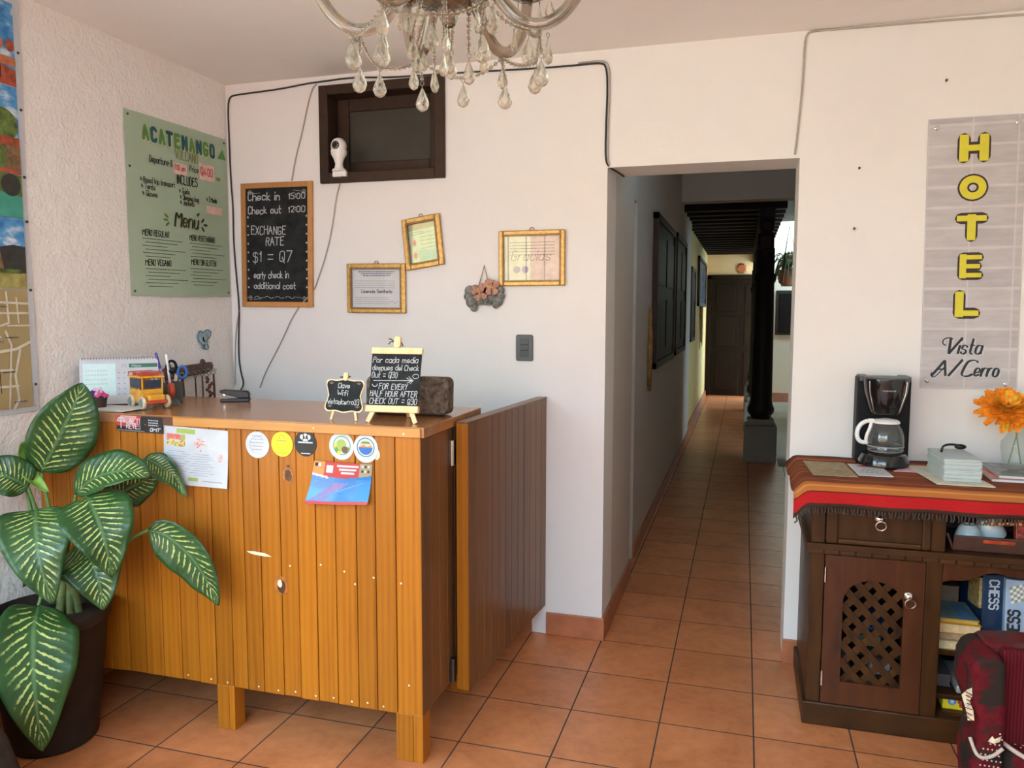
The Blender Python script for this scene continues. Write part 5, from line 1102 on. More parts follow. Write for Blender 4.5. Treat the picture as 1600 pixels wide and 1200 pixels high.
for k, (x0, y0, w_, h_, c_, lab) in enumerate(((1.795, -.375, .24, .30, 'pink', 'thick magazine at the bottom under the glass vase'), (1.825, -.345, .22, .27, 'grey', 'grey magazine on top under the glass vase'))):
    z = ZT+.0012+.0085*k; F = frame((x0, y0, z), (1, -.02, 0), (.02-.25*0, 1, 0)); b = MB(); b.poly(F, rect(0, w_, 0, h_), 0, .008, 1); b.poly(F, rect(.001, w_-.001, .001, h_-.001), .0082, None, 0)
    if k == 0: b.poly(F, rect(.001, w_*.5, .02, h_-.02), .0086, None, 2)
    tag(b.build('magazine', [S['grey'] if k == 0 else flat('grey_cover', (.16, .17, .165), .25, 0, .5, 18), M['paper'], flat('red_cover', (.50, .12, .09), .3, 0, .4, 20)]), lab, 'magazine', 'magazines under the vase')
ZV = ZT+.0012+.0085*2+.0003
# glass vase and marigolds
vx, vy = 1.925, -.17
M['vase'] = glassy('vase_glass', (.95, .97, .96, 1), .01, 1.25, .05, (.7, .74, .72, 1))
b = MB(); b.lathe([(.036, .0), (.042, .004), (.046, .04), (.052, .075), (.050, .098), (.036, .118), (.027, .135), (.027, .16), (.032, .178), (.0305, .178), (.0255, .16), (.0255, .135), (.034, .117), (.048, .098), (.050, .075), (.044, .042), (.038, .014), (.004, .012)], (vx, vy, ZV), 36)
tag(b.build('vase', M['vase'], None, True, auto=50), 'small clear glass vase holding the orange marigolds', 'vase')
b = MB(); b.lathe([(.028, .0), (.030, .01), (.031, .10), (.022, .13), (.014, .145), (.014, .17), (.012, .17), (.012, .146), (.020, .131), (.029, .1), (.027, .01)], (2.035, -.20, ZV+.0), 28)
M['bottleg'] = glassy('green_bottle_glass', (.35, .50, .38, 1), .02, 1.5, .05, (.1, .2, .12, 1)); tag(b.build('bottle', M['bottleg'], None, True, auto=50), 'green glass bottle right of the flower vase', 'bottle')
def marigold(label, c, r, tilt, seed, stem):
    t = thing('marigold', label, 'flower', stem[0], 'marigolds in the glass vase'); q = random.Random(seed)
    ax = Vector(tilt).normalized(); sx_ = ax.orthogonal().normalized(); sy_ = ax.cross(sx_); c = Vector(c)
    b = MB()
    for L in range(5):
        n_ = 36-4*L; rr_ = r*(1-.13*L); el = -.12+.20*L
        for k in range(n_):
            a = 2*PI*k/n_+q.uniform(-.12, .12)+L*.3; d = sx_*math.cos(a)+sy_*math.sin(a); s2 = ax.cross(d); rr2 = rr_*q.uniform(.82, 1.1); w_ = r*.105*q.uniform(.7, 1.3)
            e2 = el+q.uniform(-.13, .13); p = [c+d*rr2*f*math.cos(e2*f)+ax*(rr2*f*math.sin(e2*f)*.9+.007*L) for f in (.12, .5, .85, 1.0)]; ws = (.3, .9, 1.0, .55)
            vs = []
            for pp, w2 in zip(p, ws): vs += [pp-s2*w_*w2+ax*.003, pp-ax*.001, pp+s2*w_*w2+ax*.003]
            fs = [(3*i+j, 3*i+j+1, 3*i+j+4, 3*i+j+3) for i in range(3) for j in range(2)]
            b.add(vs, fs, 0 if q.random() < (.9 if L < 3 else .6) else 1)
    b.build('petals', [M['marig'], M['marig2']], t, True)
    b = MB(); b.lathe([(.004, -.022), (.010, -.012), (.013, .0)], c, 12, 0, Matrix((sx_, sy_, ax)).transposed()); b.build('calyx', M['stemg'], t, True)
    b = MB(); b.tube(smooth([Vector(p) for p in stem]+[c-ax*.015], 2), .0028, 6); b.build('stem', M['stemg'], t, True)
M['marig'] = flat('marigold_orange', (.90, .25, .006), .7, 0, .3, 60); M['marig2'] = flat('marigold_gold', (.72, .42, .02), .7, 0, .3, 60); M['stemg'] = flat('pale_stem', (.28, .30, .16), .6)
marigold('front orange marigold in the glass vase, left of the other bloom', (1.880, -.20, ZV+.225), .105, (-.08, -.66, .72), 3, [(vx+.020, vy+.005, ZV+.016), (vx-.002, vy-.004, ZV+.125), (vx-.014, vy-.008, ZV+.185)])
marigold('rear orange marigold in the glass vase, cut by the photo edge', (2.035, -.17, ZV+.20), .085, (.45, -.6, .55), 5, [(vx-.022, vy, ZV+.016), (vx+.0, vy+.004, ZV+.125), (vx+.018, vy+.003, ZV+.18)])
# tray with cups in the open upper bay
t = thing('serving_tray', 'dark wooden tray with red handle in the open top bay of the sideboard', 'tray', (1.81, -.33, .690))
b = MB(); z = .6905
b.obox((1.655, -.48, z), (.33, 0, 0), (0, .30, 0), (0, 0, .008))
b.obox((1.655, -.48, z), (.33, 0, 0), (0, -.022, .058), (0, .008, .002)); b.obox((1.655, -.18, z), (.33, 0, 0), (0, .022, .058), (0, -.008, .002)); b.obox((1.655, -.48, z), (0, .30, 0), (-.022, 0, .058), (.008, 0, .002)); b.obox((1.985, -.48, z), (0, .30, 0), (.022, 0, .058), (-.008, 0, .002)); b.build('body', flat('tray_brown', (.09, .040, .028), .5, 0, .3, 30), t, bevel=.003)
b = MB(); b.obox((1.745, -.494, z+.034), (.10, 0, 0), (0, -.006, .014), (0, .012, .003)); b.build('handle_slot', redp, t, bevel=.003)
M['cup'] = flat('pale_blue_glazed_cup', (.62, .72, .74), .25, 0, .05, 12, coat=.3)
def cup(label, c, axis, r=.042, h=.07):
    t = thing('cup', label, 'cup', c, 'cups on the tray'); ax = Vector(axis).normalized(); sx_ = ax.orthogonal().normalized(); Mx = Matrix((sx_, ax.cross(sx_), ax)).transposed()
    b = MB(); b.lathe([(r*.98, 0), (r, .003), (r*.96, h*.45), (r*.72, h*.86), (r*.6, h*.93), (r*.58, h), (r*.52, h), (r*.50, h-.004), (.004, h-.005)], c, 28, 0, Mx, cap=False); b.build('body', M['cup'], t, True, auto=50)
    b = MB(); d = sx_ if sx_.y > 0 else -sx_; c = Vector(c); b.tube(smooth([c+ax*h*.2+d*r*.95, c+ax*h*.25+d*r*1.5, c+ax*h*.65+d*r*1.4, c+ax*h*.7+d*r*.8], 2), .0042, 8); b.build('handle', M['cup'], t, True)
cup('pale blue cup standing upside down on the tray, left one', (1.722, -.40, z+.0085), (0, 0, 1), .044, .068)
cup('pale blue cup tipped against its neighbour on the tray', (1.812, -.36, z+.028), (-.42, -.12, .9), .046, .078)
b = MB(); F = frame((1.875, -.37, z+.009), (1, 0, 0), (0, .25, 1)); b.poly(F, [(0, 0), (.09, 0), (.09, .058), (.0, .105)], 0, .03); tag(b.build('tea_box', [flat('red_floral_packet', (.45, .05, .03), .4, 0, .8, 70)], None, bevel=.003), 'red patterned packet standing at the right of the tray', 'packet')
# books and board games in the open bays
def book(label, x0, x1, y0, y1, z0, z1, cov, pages=(.62, .50, .30), ang=0, grp='books stacked in the sideboard'):
    cx_, cy_ = (x0+x1)/2, (y0+y1)/2; t = thing('book', label, 'book', (cx_, cy_, z0), grp); F = frame((cx_, cy_, z0), (math.cos(ang), math.sin(ang), 0), (-math.sin(ang), math.cos(ang), 0))
    w_, h_, th = (x1-x0)/2, (y1-y0)/2, z1-z0
    b = MB(); b.poly(F, rect(-w_+.002, w_-.004, -h_+.003, h_-.003), .0022, th-.0022); b.build('pages', flat('book_pages', pages, .85, 0, .12, 90), t)
    b = MB(); b.poly(F, rect(-w_, w_, -h_, h_), 0, .0022); b.poly(F, rect(-w_, w_, -h_, h_), th-.0022, th); b.poly(F, rect(-w_, w_, h_-.002, h_), 0, th); b.build('cover', cov, t)
zz = .3185
cy1 = flat('ochre_cover', (.50, .26, .02), .5, 0, .15, 30); ccr = flat('cream_cover', (.50, .38, .20), .6, 0, .1, 30)
book('pale cream paperback at the bottom of the book stack in the sideboard', 1.628, 1.755, -.455, -.27, zz, zz+.033, ccr, (.70, .60, .36))
book('tan paperback second from the bottom of the book stack', 1.636, 1.770, -.450, -.26, zz+.0336, zz+.059, flat('tan_cover', (.34, .21, .11), .6), (.42, .30, .18))
book('thick cream paperback in the middle of the book stack', 1.634, 1.768, -.455, -.26, zz+.0596, zz+.096, cy1, (.68, .50, .27))
book('thin blue striped paperback on top of the book stack', 1.636, 1.762, -.45, -.26, zz+.0966, zz+.112, [cy1][0], (.55, .33, .06))
b = MB(); F = frame((1.637, -.449, zz+.1123), (1, 0, 0), (0, 1, 0)); b.poly(F, rect(0, .124, 0, .188), 0, .0016, 0)
for k in range(4): b.poly(F, [(.07+.012*k, 0), (.076+.012*k, 0), (.068+.012*k, .15), (.062+.012*k, .15)], .0018, None, 1)
tag(b.build('booklet_cover', [flat('grey_blue_cover', (.10, .16, .17), .4, 0, .4, 20), S['blue']]), 'grey blue striped pamphlet lying on the book stack in the sideboard', 'booklet')
book('dark brown book lying behind the top of the book stack', 1.632, 1.745, -.25, -.08, zz, zz+.17, flat('dark_brown_cover', (.06, .03, .018), .5), (.20, .12, .07))
# chess boxes
def slab_text(b, F, s_, u, v, size, w_, m, n_, rot, wd): write(b, F, s_, u, v, size, w_, m, 0, 0, 0, True, None, n_, wd, 0, rot)
t = thing('chess_box', 'dark blue chess game box standing behind the book stack', 'board game', (1.795, -.30, zz))
F = frame((1.782, -.40, zz+.001), (1, .12, 0), (0, .05, 1)); b = MB(); b.poly(F, rect(0, .07, 0, .265), -.20, 0, 0); b.build('box', flat('navy_box', (.012, .035, .085), .4, 0, .2, 20), t, bevel=.003)
b = MB(); write(b, F, 'CHESS', .022, .245, .030, .006, 0, 0, 0, 0, True, None, .002, .11, 0, -PI/2); b.build('lettering', S['white'], t)
b = MB(); b.poly(F, rect(-.010, -.0005, .14, .25), -.10, -.004); b.build('gold_edge', flat('worn_gold', (.35, .24, .09), .5, 0, .6, 60), t)
t = thing('chess_box', 'pale blue chess game box with a chequered board picture', 'board game', (1.92, -.38, zz))
F = frame((1.848, -.425, zz+.001), (1, -.05, 0), (0, .06, 1)); b = MB(); b.poly(F, rect(0, .20, 0, .262), -.045, 0); b.build('box', flat('pale_blue_box', (.36, .43, .55), .4, 0, .08, 20), t, bevel=.003)
b = MB(); write(b, F, 'CHESS', .044, .035, .034, .0075, 0, 0, 0, 0, True, None, .002, .125, 0, PI/2); b.build('lettering', M['ink'], t); b = MB()
G2 = lambda u, v: (.018+.75*u-.10*v, .175+.30*u+.75*v)
for i in range(6):
    for j in range(6):
        s_ = .013; c_ = [G2((i+a)*s_, (j+e)*s_) for a, e in ((0, 0), (1, 0), (1, 1), (0, 1))]; b.poly(F, c_, .0015, None, 1 if (i+j) % 2 else 2)
b.build('board_picture', [M['ink'], S['tan'], M['paper']], t)
# lower bay
book('grey book lying on the low shelf of the sideboard', 1.636, 1.695, -.40, -.20, .156, .20, flat('grey_cover2', (.12, .12, .13), .5), (.12, .11, .11), 0, 'things on the low shelves')
t = thing('game_box', 'bright yellow box with colourful print on the lowest board of the sideboard', 'board game', (1.75, -.35, .1005))
b = MB(); b.box(1.655, 1.88, -.462, -.2, .1005, .151); b.build('box', flat('yellow_box', (.75, .62, .03), .4), t, bevel=.002)
F = frame((1.655, -.462, .1005), (1, 0, 0), (0, 0, 1)); b = MB()
b.poly(F, disc(.03, .03, .014, 16), .001, None, 0); b.poly(F, disc(.03, .03, .007, 16), .0014, None, 1)
for k, (u, v, r, m) in enumerate(((.055, .03, .007, 2), (.06, .018, .007, 2), (.068, .032, .006, 3), (.085, .028, .015, 4), (.10, .026, .014, 4), (.12, .03, .012, 0), (.14, .025, .01, 2))): b.poly(F, disc(u, v, r, 12, r*1.1), .0011+.0001*k, None, m)
b.build('print', [S['sky'], S['white'], S['red'], S['brown'], S['green']], t)
b = MB(); b.box(1.70, 1.86, -.45, -.22, .1565, .185); tag(b.build('silver_case', flat('silver_grey', (.45, .47, .5), .35, .3), None, bevel=.006), 'silver grey flat case on the low shelf above the yellow box', 'box')
# ================================================================== POTTED DIEFFENBACHIA
pcx, pcy = -1.395, -1.395
pl = thing('dumb_cane_plant', 'large dumb cane plant with pale veined leaves in a dark pot', 'plant', (pcx, pcy, 0))
M['pot'] = flat('dark_clay_pot', (.024, .017, .013), .6, 0, .3, 14, spec=.2)
b = MB(); b.lathe([(.135, 0), (.142, .01), (.188, .43), (.198, .44), (.200, .475), (.188, .478), (.184, .45), (.178, .43)], (pcx, pcy, 0), 44); b.build('pot', M['pot'], pl, True, auto=40)
M['soil'] = flat('dark_soil', (.035, .022, .014), .95, 0, .6, 60, .9)
b = MB(); b.lathe([(.181, .425), (.10, .436), (.01, .44)], (pcx, pcy, 0), 30, cap=False); b.build('soil', M['soil'], pl, True)
n = NT('veined_leaf'); n.b.inputs['Specular IOR Level'].default_value = .45; n.set(Roughness=.36)
v = n.coord((1, 1, 1), 'UV'); sp = n.n('ShaderNodeSeparateXYZ'); n.l(v, sp.inputs[0])
au = n.math('ABSOLUTE', n.math('SUBTRACT', n.math('MULTIPLY', sp.outputs[0], 2), 1))
ob = n.coord((1, 1, 1)); w1 = n.noise(ob, 22, 3); w2 = n.noise(ob, 90, 3, .6)
ph = n.math('SUBTRACT', sp.outputs[1], n.math('MULTIPLY', n.math('POWER', au, .8), .16)); ph = n.math('ADD', ph, n.math('MULTIPLY', w1, .035))
sw = n.math('SINE', n.math('MULTIPLY', ph, 104)); sw = n.math('ADD', sw, n.math('MULTIPLY', n.math('SUBTRACT', w2, .5), 2.2))
msk = n.ramp(sw, [(.62, (0, 0, 0)), (.80, (1, 1, 1))]); 
edge = n.ramp(n.math('ADD', au, n.math('MULTIPLY', n.math('SUBTRACT', w1, .5), .7)), [(.07, (.0, .0, .0)), (.14, (1, 1, 1)), (.52, (.75, .75, .75)), (.74, (0, 0, 0))])
vl = n.ramp(sp.outputs[1], [(.04, (0, 0, 0)), (.12, (1, 1, 1)), (.86, (1, 1, 1)), (.97, (0, 0, 0))])
mk = n.mix(1.0, n.mix(1.0, msk, edge, 'MULTIPLY'), vl, 'MULTIPLY')
gb = n.ramp(n.noise(ob, 7, 3), [(.3, (.012, .050, .011)), (.7, (.028, .095, .022))])
mid = n.ramp(au, [(.0, (.10, .19, .075)), (.05, (.10, .19, .075)), (.09, (0, 0, 0))])
c1 = n.mix(n.ramp(au, [(.02, (1, 1, 1)), (.08, (0, 0, 0))]), gb, (.085, .17, .06, 1))
n.base(n.mix(mk, c1, (.50, .56, .17, 1)))
n.bump(n.math('ADD', sw, n.math('MULTIPLY', au, -1)), .18, .002)
n.b.inputs['Subsurface Weight'].default_value = .0
M['leaf'] = n.m
M['newleaf'] = flat('young_leaf', (.20, .36, .06), .4, 0, .3, 30); M['petiole'] = flat('green_petiole', (.10, .20, .05), .45, 0, .3, 20); M['cane'] = flat('cane_stem', (.14, .18, .06), .5, 0, .5, 30)
def PD(x, y, d):                    # measured point at a given depth from the camera
    r = FW+RI*((x-800)/FPX)-UP*((y-600)/FPX); return CAM+r*d
def cat(pts, t):
    k = len(pts)-1; f = min(max(t*k, 0), k-1e-6); i = int(f); u = f-i
    p0, p1, p2, p3 = pts[max(i-1, 0)], pts[i], pts[i+1], pts[min(i+2, k)]
    return .5*((2*p1)+(p2-p0)*u+(2*p0-5*p1+4*p2-p3)*u*u+(3*p1-p0-3*p2+p3)*u**3)
def leaf(mid, wl, wr, roll=0, fold=.18, pw=.72, root=None, name='leaf', mt='leaf', label=None, lift=0, asym=0):
    pts = [PD(*m) for m in mid]; NV, NU = 26, 12; vs = []
    def fn(i, j):
        c = cat(pts, j); t = (cat(pts, min(1, j+.02))-cat(pts, max(0, j-.02))).normalized(); vw = (c-CAM).normalized()
        s_ = t.cross(vw); s_ = s_.normalized() if s_.length > .05 else RI.copy()
        s_ = Matrix.Rotation(roll, 3, t) @ s_; nn = s_.cross(t)
        if nn.dot(vw) > 0: nn = -nn
        a = 2*i-1; pr = max(0, math.sin(PI*min(1, j)**pw))**.78*(1-.35*j**6); w_ = (wr if a > 0 else wl)*pr
        p = c+s_*a*w_+nn*(fold*abs(a)**1.3*w_-lift*abs(a)**3*w_)+nn*.004*math.sin(j*22+a*2)*abs(a)
        p.x = max(p.x, XL+.012); p.y = min(p.y, CY-.035) if p.x < .1 and p.z < 1.15 else p.y; return p
    b = MB(); b.grid(fn, NU, NV); o = b.build(name, M[mt], pl, True, solid=.0016)
    if label: o['label'] = label
    if root:
        b = MB(); q = [PD(*r) if len(r) == 3 and abs(r[0]) > 5 else Vector(r) for r in root]; q.append(pts[0]); b.tube(smooth(q, 2), [.009-.004*k/(len(smooth(q, 2))-1) for k in range(len(smooth(q, 2)))], 8); b.build('petiole', M['petiole'], pl, True)
dpt = 2.80
base = (100, 905, 2.80)
leaf([(64, 738, 2.78), (80, 706, 2.77), (100, 665, 2.77), (118, 628, 2.78), (128, 598, 2.80)], .118, .098, .12, .10, .80, [base, (90, 850, 2.8), (76, 790, 2.79)])
leaf([(44, 762, 2.74), (20, 748, 2.70), (-18, 738, 2.66), (-60, 735, 2.62)], .075, .065, .2, .15, .7, [base, (78, 860, 2.78), (58, 800, 2.76)])
leaf([(38, 690, 2.78), (44, 716, 2.77), (50, 745, 2.76), (78, 770, 2.755)], .045, .03, -.5, .5, .8, [base, (62, 850, 2.79), (46, 790, 2.79), (38, 740, 2.79)], 'young_leaf', 'newleaf', 'pale green half unrolled young leaf')
leaf([(119, 773, 2.66), (140, 752, 2.62), (175, 738, 2.60), (210, 737, 2.60), (236, 744, 2.61)], .055, .082, -.55, .10, .85, [base, (104, 860, 2.76), (112, 810, 2.70)])
leaf([(168, 792, 2.72), (190, 770, 2.74), (222, 752, 2.77), (252, 734, 2.80)], .075, .075, .45, .12, .85, [base, (120, 880, 2.76), (148, 830, 2.73)])
leaf([(226, 716, 2.76), (250, 728, 2.77), (274, 746, 2.78), (294, 778, 2.78)], .052, .045, -.3, .15, .72, [(170, 790, 2.74), (205, 735, 2.76)])
leaf([(136, 776, 2.62), (150, 805, 2.56), (164, 848, 2.54), (176, 902, 2.56)], .108, .112, -.1, .14, .62, [base, (100, 860, 2.74), (116, 810, 2.66)])
leaf([(56, 796, 2.62), (56, 825, 2.56), (62, 880, 2.53), (84, 944, 2.55)], .110, .108, .1, .14, .60, [base, (84, 860, 2.76), (64, 812, 2.68)])
leaf([(232, 828, 2.66), (262, 838, 2.66), (300, 872, 2.68), (326, 912, 2.70), (342, 946, 2.72)], .078, .060, .35, .10, .72, [base, (140, 880, 2.74), (192, 850, 2.68), (218, 834, 2.66)])
leaf([(60, 946, 2.62), (52, 985, 2.54), (52, 1050, 2.50), (58, 1115, 2.50), (68, 1174, 2.53)], .112, .132, -.15, .12, .66, [base, (88, 900, 2.72), (70, 915, 2.66)])
leaf([(120, 850, 2.72), (140, 870, 2.68), (154, 908, 2.66), (163, 953, 2.67)], .108, .100, 0, .12, .60, [base, (108, 870, 2.76)])
leaf([(100, 870, 2.84), (80, 880, 2.88), (30, 900, 2.92), (-10, 908, 2.95)], .05, .05, .3, .15, .7, [base])
b = MB()
for q in ([(110, 962, 2.82), (108, 930, 2.82), (100, 895, 2.80), (92, 850, 2.79)], [(124, 960, 2.84), (118, 930, 2.83), (104, 900, 2.80)], [(92, 960, 2.80), (96, 930, 2.80), (100, 900, 2.80)]):
    pts = [PD(*p) for p in q]; pts[0].z = .42; b = MB(); b.tube(smooth(pts, 2), .014, 10); b.build('cane', M['cane'], pl, True)
# dark seat in the near left corner
st_ = thing('sofa', 'dark brown sofa end cut off at the bottom left corner below the plant', 'sofa', (-1.35, -2.4, 0))
hide = flat('dark_brown_hide', (.030, .019, .014), .7, 0, .3, 30, spec=.15)
F = frame((0, -1.80, 0), (1, 0, 0), (0, 0, 1))
b = MB(); b.poly(F, [(XL+.02, .06), (-1.035, .06), (-1.05, .16), (-1.10, .27), (-1.16, .355), (-1.24, .41), (-1.34, .43), (XL+.02, .43)], 0, .22); b.build('arm', hide, st_, bevel=.03, seg=4)
b = MB(); b.box(XL+.02, -1.10, -3.2, -2.03, .06, .38); b.build('seat', hide, st_, bevel=.03, seg=3)
b = MB(); b.box(XL+.02, XL+.18, -3.2, -2.03, .38, .62); b.build('backrest', hide, st_, bevel=.03, seg=3)
b = MB(); F = frame((0, -3.2, 0), (1, 0, 0), (0, 0, 1)); b.poly(F, [(XL+.02, .06), (-1.05, .06), (-1.10, .30), (-1.24, .41), (XL+.02, .43)], 0, .2); b.build('arm', hide, st_, bevel=.03, seg=4)
for x, y in ((XL+.08, -1.88), (-1.14, -1.88), (XL+.08, -3.32), (-1.14, -3.32)): b = MB(); b.lathe([(.02, 0), (.026, .065)], (x, y, 0), 12); b.build('leg', M['blackwood'], st_)

# ================================================================== ARMCHAIR
ac = thing('armchair', 'worn burgundy dotted armchair at the bottom right corner', 'armchair', (1.85, -1.25, 0))
n = NT('burgundy_upholstery'); n.set(Roughness=.85); n.b.inputs['Specular IOR Level'].default_value = .2; v = n.coord((1, 1, 1)); pass
wr_ = n.noise(v, 5.5, 5, .65); sp = n.n('ShaderNodeSeparateXYZ'); n.l(v, sp.inputs[0])
worn = n.ramp(wr_, [(.50, (0, 0, 0)), (.56, (1, 1, 1))])
c0 = n.ramp(n.noise(v, 60, 3), [(.3, (.080, .005, .008)), (.7, (.125, .009, .012))])
n.base(n.mix(n.math('MULTIPLY', worn, .75), c0, (.055, .032, .026, 1)))
n.bump(n.noise(v, 160, 2), .3, .001); M['burg'] = n.m
n = NT('worn_burgundy'); n.b.inputs['Specular IOR Level'].default_value = .12; n.set(Roughness=.9); v = n.coord((1, 1, 1)); wr_ = n.noise(v, 7, 5, .65)
n.base(n.mix(n.ramp(wr_, [(.47, (0, 0, 0)), (.53, (1, 1, 1))]), n.ramp(n.noise(v, 60, 3), [(.3, (.080, .005, .008)), (.7, (.125, .009, .012))]), (.026, .017, .013, 1))); n.bump(n.noise(v, 160, 2), .3, .001); M['burgw'] = n.m
n = NT('ribbed_burgundy'); n.b.inputs['Specular IOR Level'].default_value = .12; n.set(Roughness=.9); v = n.coord((1, 1, 1)); w_ = n.n('ShaderNodeTexWave', Scale=38.0, Distortion=.4); n.l(v, w_.inputs[0])
n.base(n.ramp(w_.outputs['Fac'], [(.2, (.060, .004, .007)), (.8, (.105, .008, .011))])); n.bump(w_.outputs['Fac'], .4, .002); M['rib'] = n.m
M['pipe'] = flat('cream_piping', (.48, .36, .28), .8, 0, .15, 60); M['dot'] = flat('cream_dots', (.60, .42, .36), .9); M['torn'] = flat('torn_lining', (.58, .46, .30), .9, 0, .5, 50)
AX0, AXR, AYB, AYF = 1.545, 2.25, -1.03, -1.62
prof = [(AX0+.03, .10), (AX0+.02, .60), (AX0+.05, .620), (AX0+.12, .628), (AXR, .632), (AXR, .10)]
F = frame((0, AYB, 0), (1, 0, 0), (0, 0, 1)); b = MB(); b.poly(F, prof, -.0, .13); b.build('backrest', M['burg'], ac, bevel=.028, seg=4)
b = MB(); b.box(AX0+.070, AXR-.06, AYB-.165, AYB-.125, .30, .625); b.build('back_cushion', M['rib'], ac, bevel=.014, seg=4)
b = MB(); WF = AYB-.20                                  # left wing: worn front edge, waisted outline
wp = [(AX0+.012, .08), (AX0+.016, .20), (AX0+.006, .30), (AX0+.018, .38), (AX0+.010, .44), (AX0-.012, .50), (AX0-.008, .575), (AX0+.004, .600), (AX0+.026, .617), (AX0+.060, .614), (AX0+.074, .59), (AX0+.080, .45), (AX0+.080, .30), (AX0+.090, .08)]
F = frame((0, AYB-.02, 0), (1, 0, 0), (0, 0, 1)); b.poly(F, wp, 0, .18); b.build('wing', M['burgw'], ac, bevel=.022, seg=4)
c0 = P(1551, 1153, 2, .372); c1 = P(1640, 1200, 2, .372); b = MB(); zc0, zc1 = .25, .372
cp = [(c0.x, c0.y), (c1.x, c1.y), (AXR-.12, c1.y-.02), (AXR-.12, AYB-.17), (AX0+.16, AYB-.17)]
b.poly(frame((0, 0, 0), (1, 0, 0), (0, 1, 0)), cp, zc0, zc1); b.build('seat_cushion', M['burgw'], ac, bevel=.03, seg=4)
b = MB(); b.box(AX0+.035, AXR-.04, AYF+.02, AYB-.10, .08, .25); b.build('seat_base', M['burg'], ac, bevel=.02)
for x, y in ((AX0+.05, AYF+.06), (AX0+.05, AYB-.06), (AXR-.06, AYF+.06), (AXR-.06, AYB-.06)): b = MB(); b.lathe([(.018, 0), (.024, .09)], (x, y, 0), 14); b.build('leg', M['blackwood'], ac, True, auto=40)
b = MB(); b.tube(smooth([(c0.x-.004, c0.y+.012, .366), (c0.x+.012, c0.y, .371), ((c0.x+c1.x)/2, (c0.y+c1.y)/2-.006, .366), (c1.x, c1.y, .366)], 2), .006, 8); b.build('piping', M['pipe'], ac, True)
FW_ = AYB-.2015
b = MB(); b.tube(smooth([(AX0+.004, FW_+.03, .375), (AX0+.016, FW_-.002, .335), (AX0+.05, FW_-.004, .345), (AX0+.074, FW_-.002, .372)], 2), .0048, 8); b.build('piping', M['pipe'], ac, True)
b = MB(); F = frame((0, FW_, 0), (1, 0, 0), (0, 0, 1))
for i in range(8):
    for j in range(24):
        u, w2 = AX0+.024+.0105*i+(.005 if j % 2 else 0), .10+.0155*j
        if w2 < .36+1.2*(u-AX0-.02) and u < AX0+.074: b.poly(F, disc(u, w2, .0024, 7), .0006, None, 0)
F = frame((0, 0, .3725), (1, 0, 0), (0, 1, 0))
for i in range(16):
    for j in range(8):
        u, v2 = c0.x+.03+.018*i+(.009 if j % 2 else 0), c0.y-.02-.014*j+.012*i*0
        if v2 > c0.y+(c1.y-c0.y)*(u-c0.x)/(c1.x-c0.x)+.02: b.poly(F, disc(u, v2, .0026, 7), .0, None, 0)
        v3 = c0.y+.005+.016*j
        if v3 < AYB-.2: b.poly(F, disc(u, v3, .0026, 7), .0, None, 0)
dd = b.build('woven_dots', M['dot'], ac); dd['kind'] = 'stuff'
q = random.Random(8); F = frame((0, FW_, 0), (1, 0, 0), (0, 0, 1))
F = frame((-.022, FW_, 0), (1, 0, 0), (0, 0, 1)); b = MB(); b.poly(F, [(AX0-.008, .505), (AX0+.004, .52), (AX0+.016, .528), (AX0+.018, .505), (AX0+.012, .49), (AX0+.022, .465), (AX0+.026, .438), (AX0+.010, .436), (AX0+.006, .46)], .0008, None, 0)
for k in range(7): u0, w0 = AX0+q.uniform(0, .006), .45+.011*k; b.stroke(F, [(u0, w0), (u0+.018, w0-q.uniform(.002, .012))], .0025, .0014, 1)
b.build('torn_edge', [M['torn'], M['burg']], ac)
b = MB(); b.poly(F, [(AX0+.060, .385), (AX0+.070, .402), (AX0+.076, .394), (AX0+.092, .405), (AX0+.088, .388), (AX0+.074, .381)], .0008, None, 0); b.build('tear', M['torn'], ac)

# ================================================================== CHANDELIER
hx, hy = .372, -2.037; D0 = math.atan2(RI.y, RI.x)
ch = thing('chandelier', 'glass arm chandelier with hanging crystal drops at the top of the photo', 'chandelier', (hx, hy, 2.05))
M['armg'] = None
n = NT('amber_glass'); n.set(Roughness=.06, IOR=1.45); n.base(n.ramp(n.noise(n.coord(), 20), [(.3, (.36, .27, .18)), (.7, (.52, .42, .31))])); n.b.inputs['Transmission Weight'].default_value = .88; n.b.inputs['Coat Weight'].default_value = .5; M['armg'] = n.m
n = NT('cut_crystal'); n.t.nodes.remove(n.b); g = n.n('ShaderNodeBsdfGlass', Color=(.98, .96, .90, 1), Roughness=.03, IOR=1.52); tr = n.n('ShaderNodeBsdfTransparent', Color=(.95, .93, .88, 1)); mx = n.n('ShaderNodeMixShader'); mx.inputs[0].default_value = .30; n.l(g.outputs[0], mx.inputs[1]); n.l(tr.outputs[0], mx.inputs[2]); df = n.n('ShaderNodeBsdfTranslucent', Color=(.9, .88, .80, 1)); m2 = n.n('ShaderNodeMixShader'); m2.inputs[0].default_value = .10; n.l(mx.outputs[0], m2.inputs[1]); n.l(df.outputs[0], m2.inputs[2]); n.l(m2.outputs[0], n.out.inputs[0]); M['crystal'] = n.m
M['wire'] = flat('aged_silver_wire', (.30, .25, .20), .3, .9, .3); M['cupg'] = flat('gilt_metal', (.40, .30, .18), .3, .8, .3, 40)
def V3(r, phi, z): a = D0+phi; return Vector((hx+r*math.cos(a), hy+r*math.sin(a), z))
b = MB(); b.lathe([(.004, 2.060), (.012, 2.066), (.018, 2.082), (.010, 2.094), (.022, 2.100), (.048, 2.112), (.060, 2.13), (.058, 2.15), (.036, 2.17), (.022, 2.20), (.030, 2.24), (.040, 2.28), (.024, 2.32), (.018, 2.38), (.034, 2.42), (.022, 2.46), (.010, 2.48)], (hx, hy, 0), 28); b.build('column', M['armg'], ch, True, auto=50)
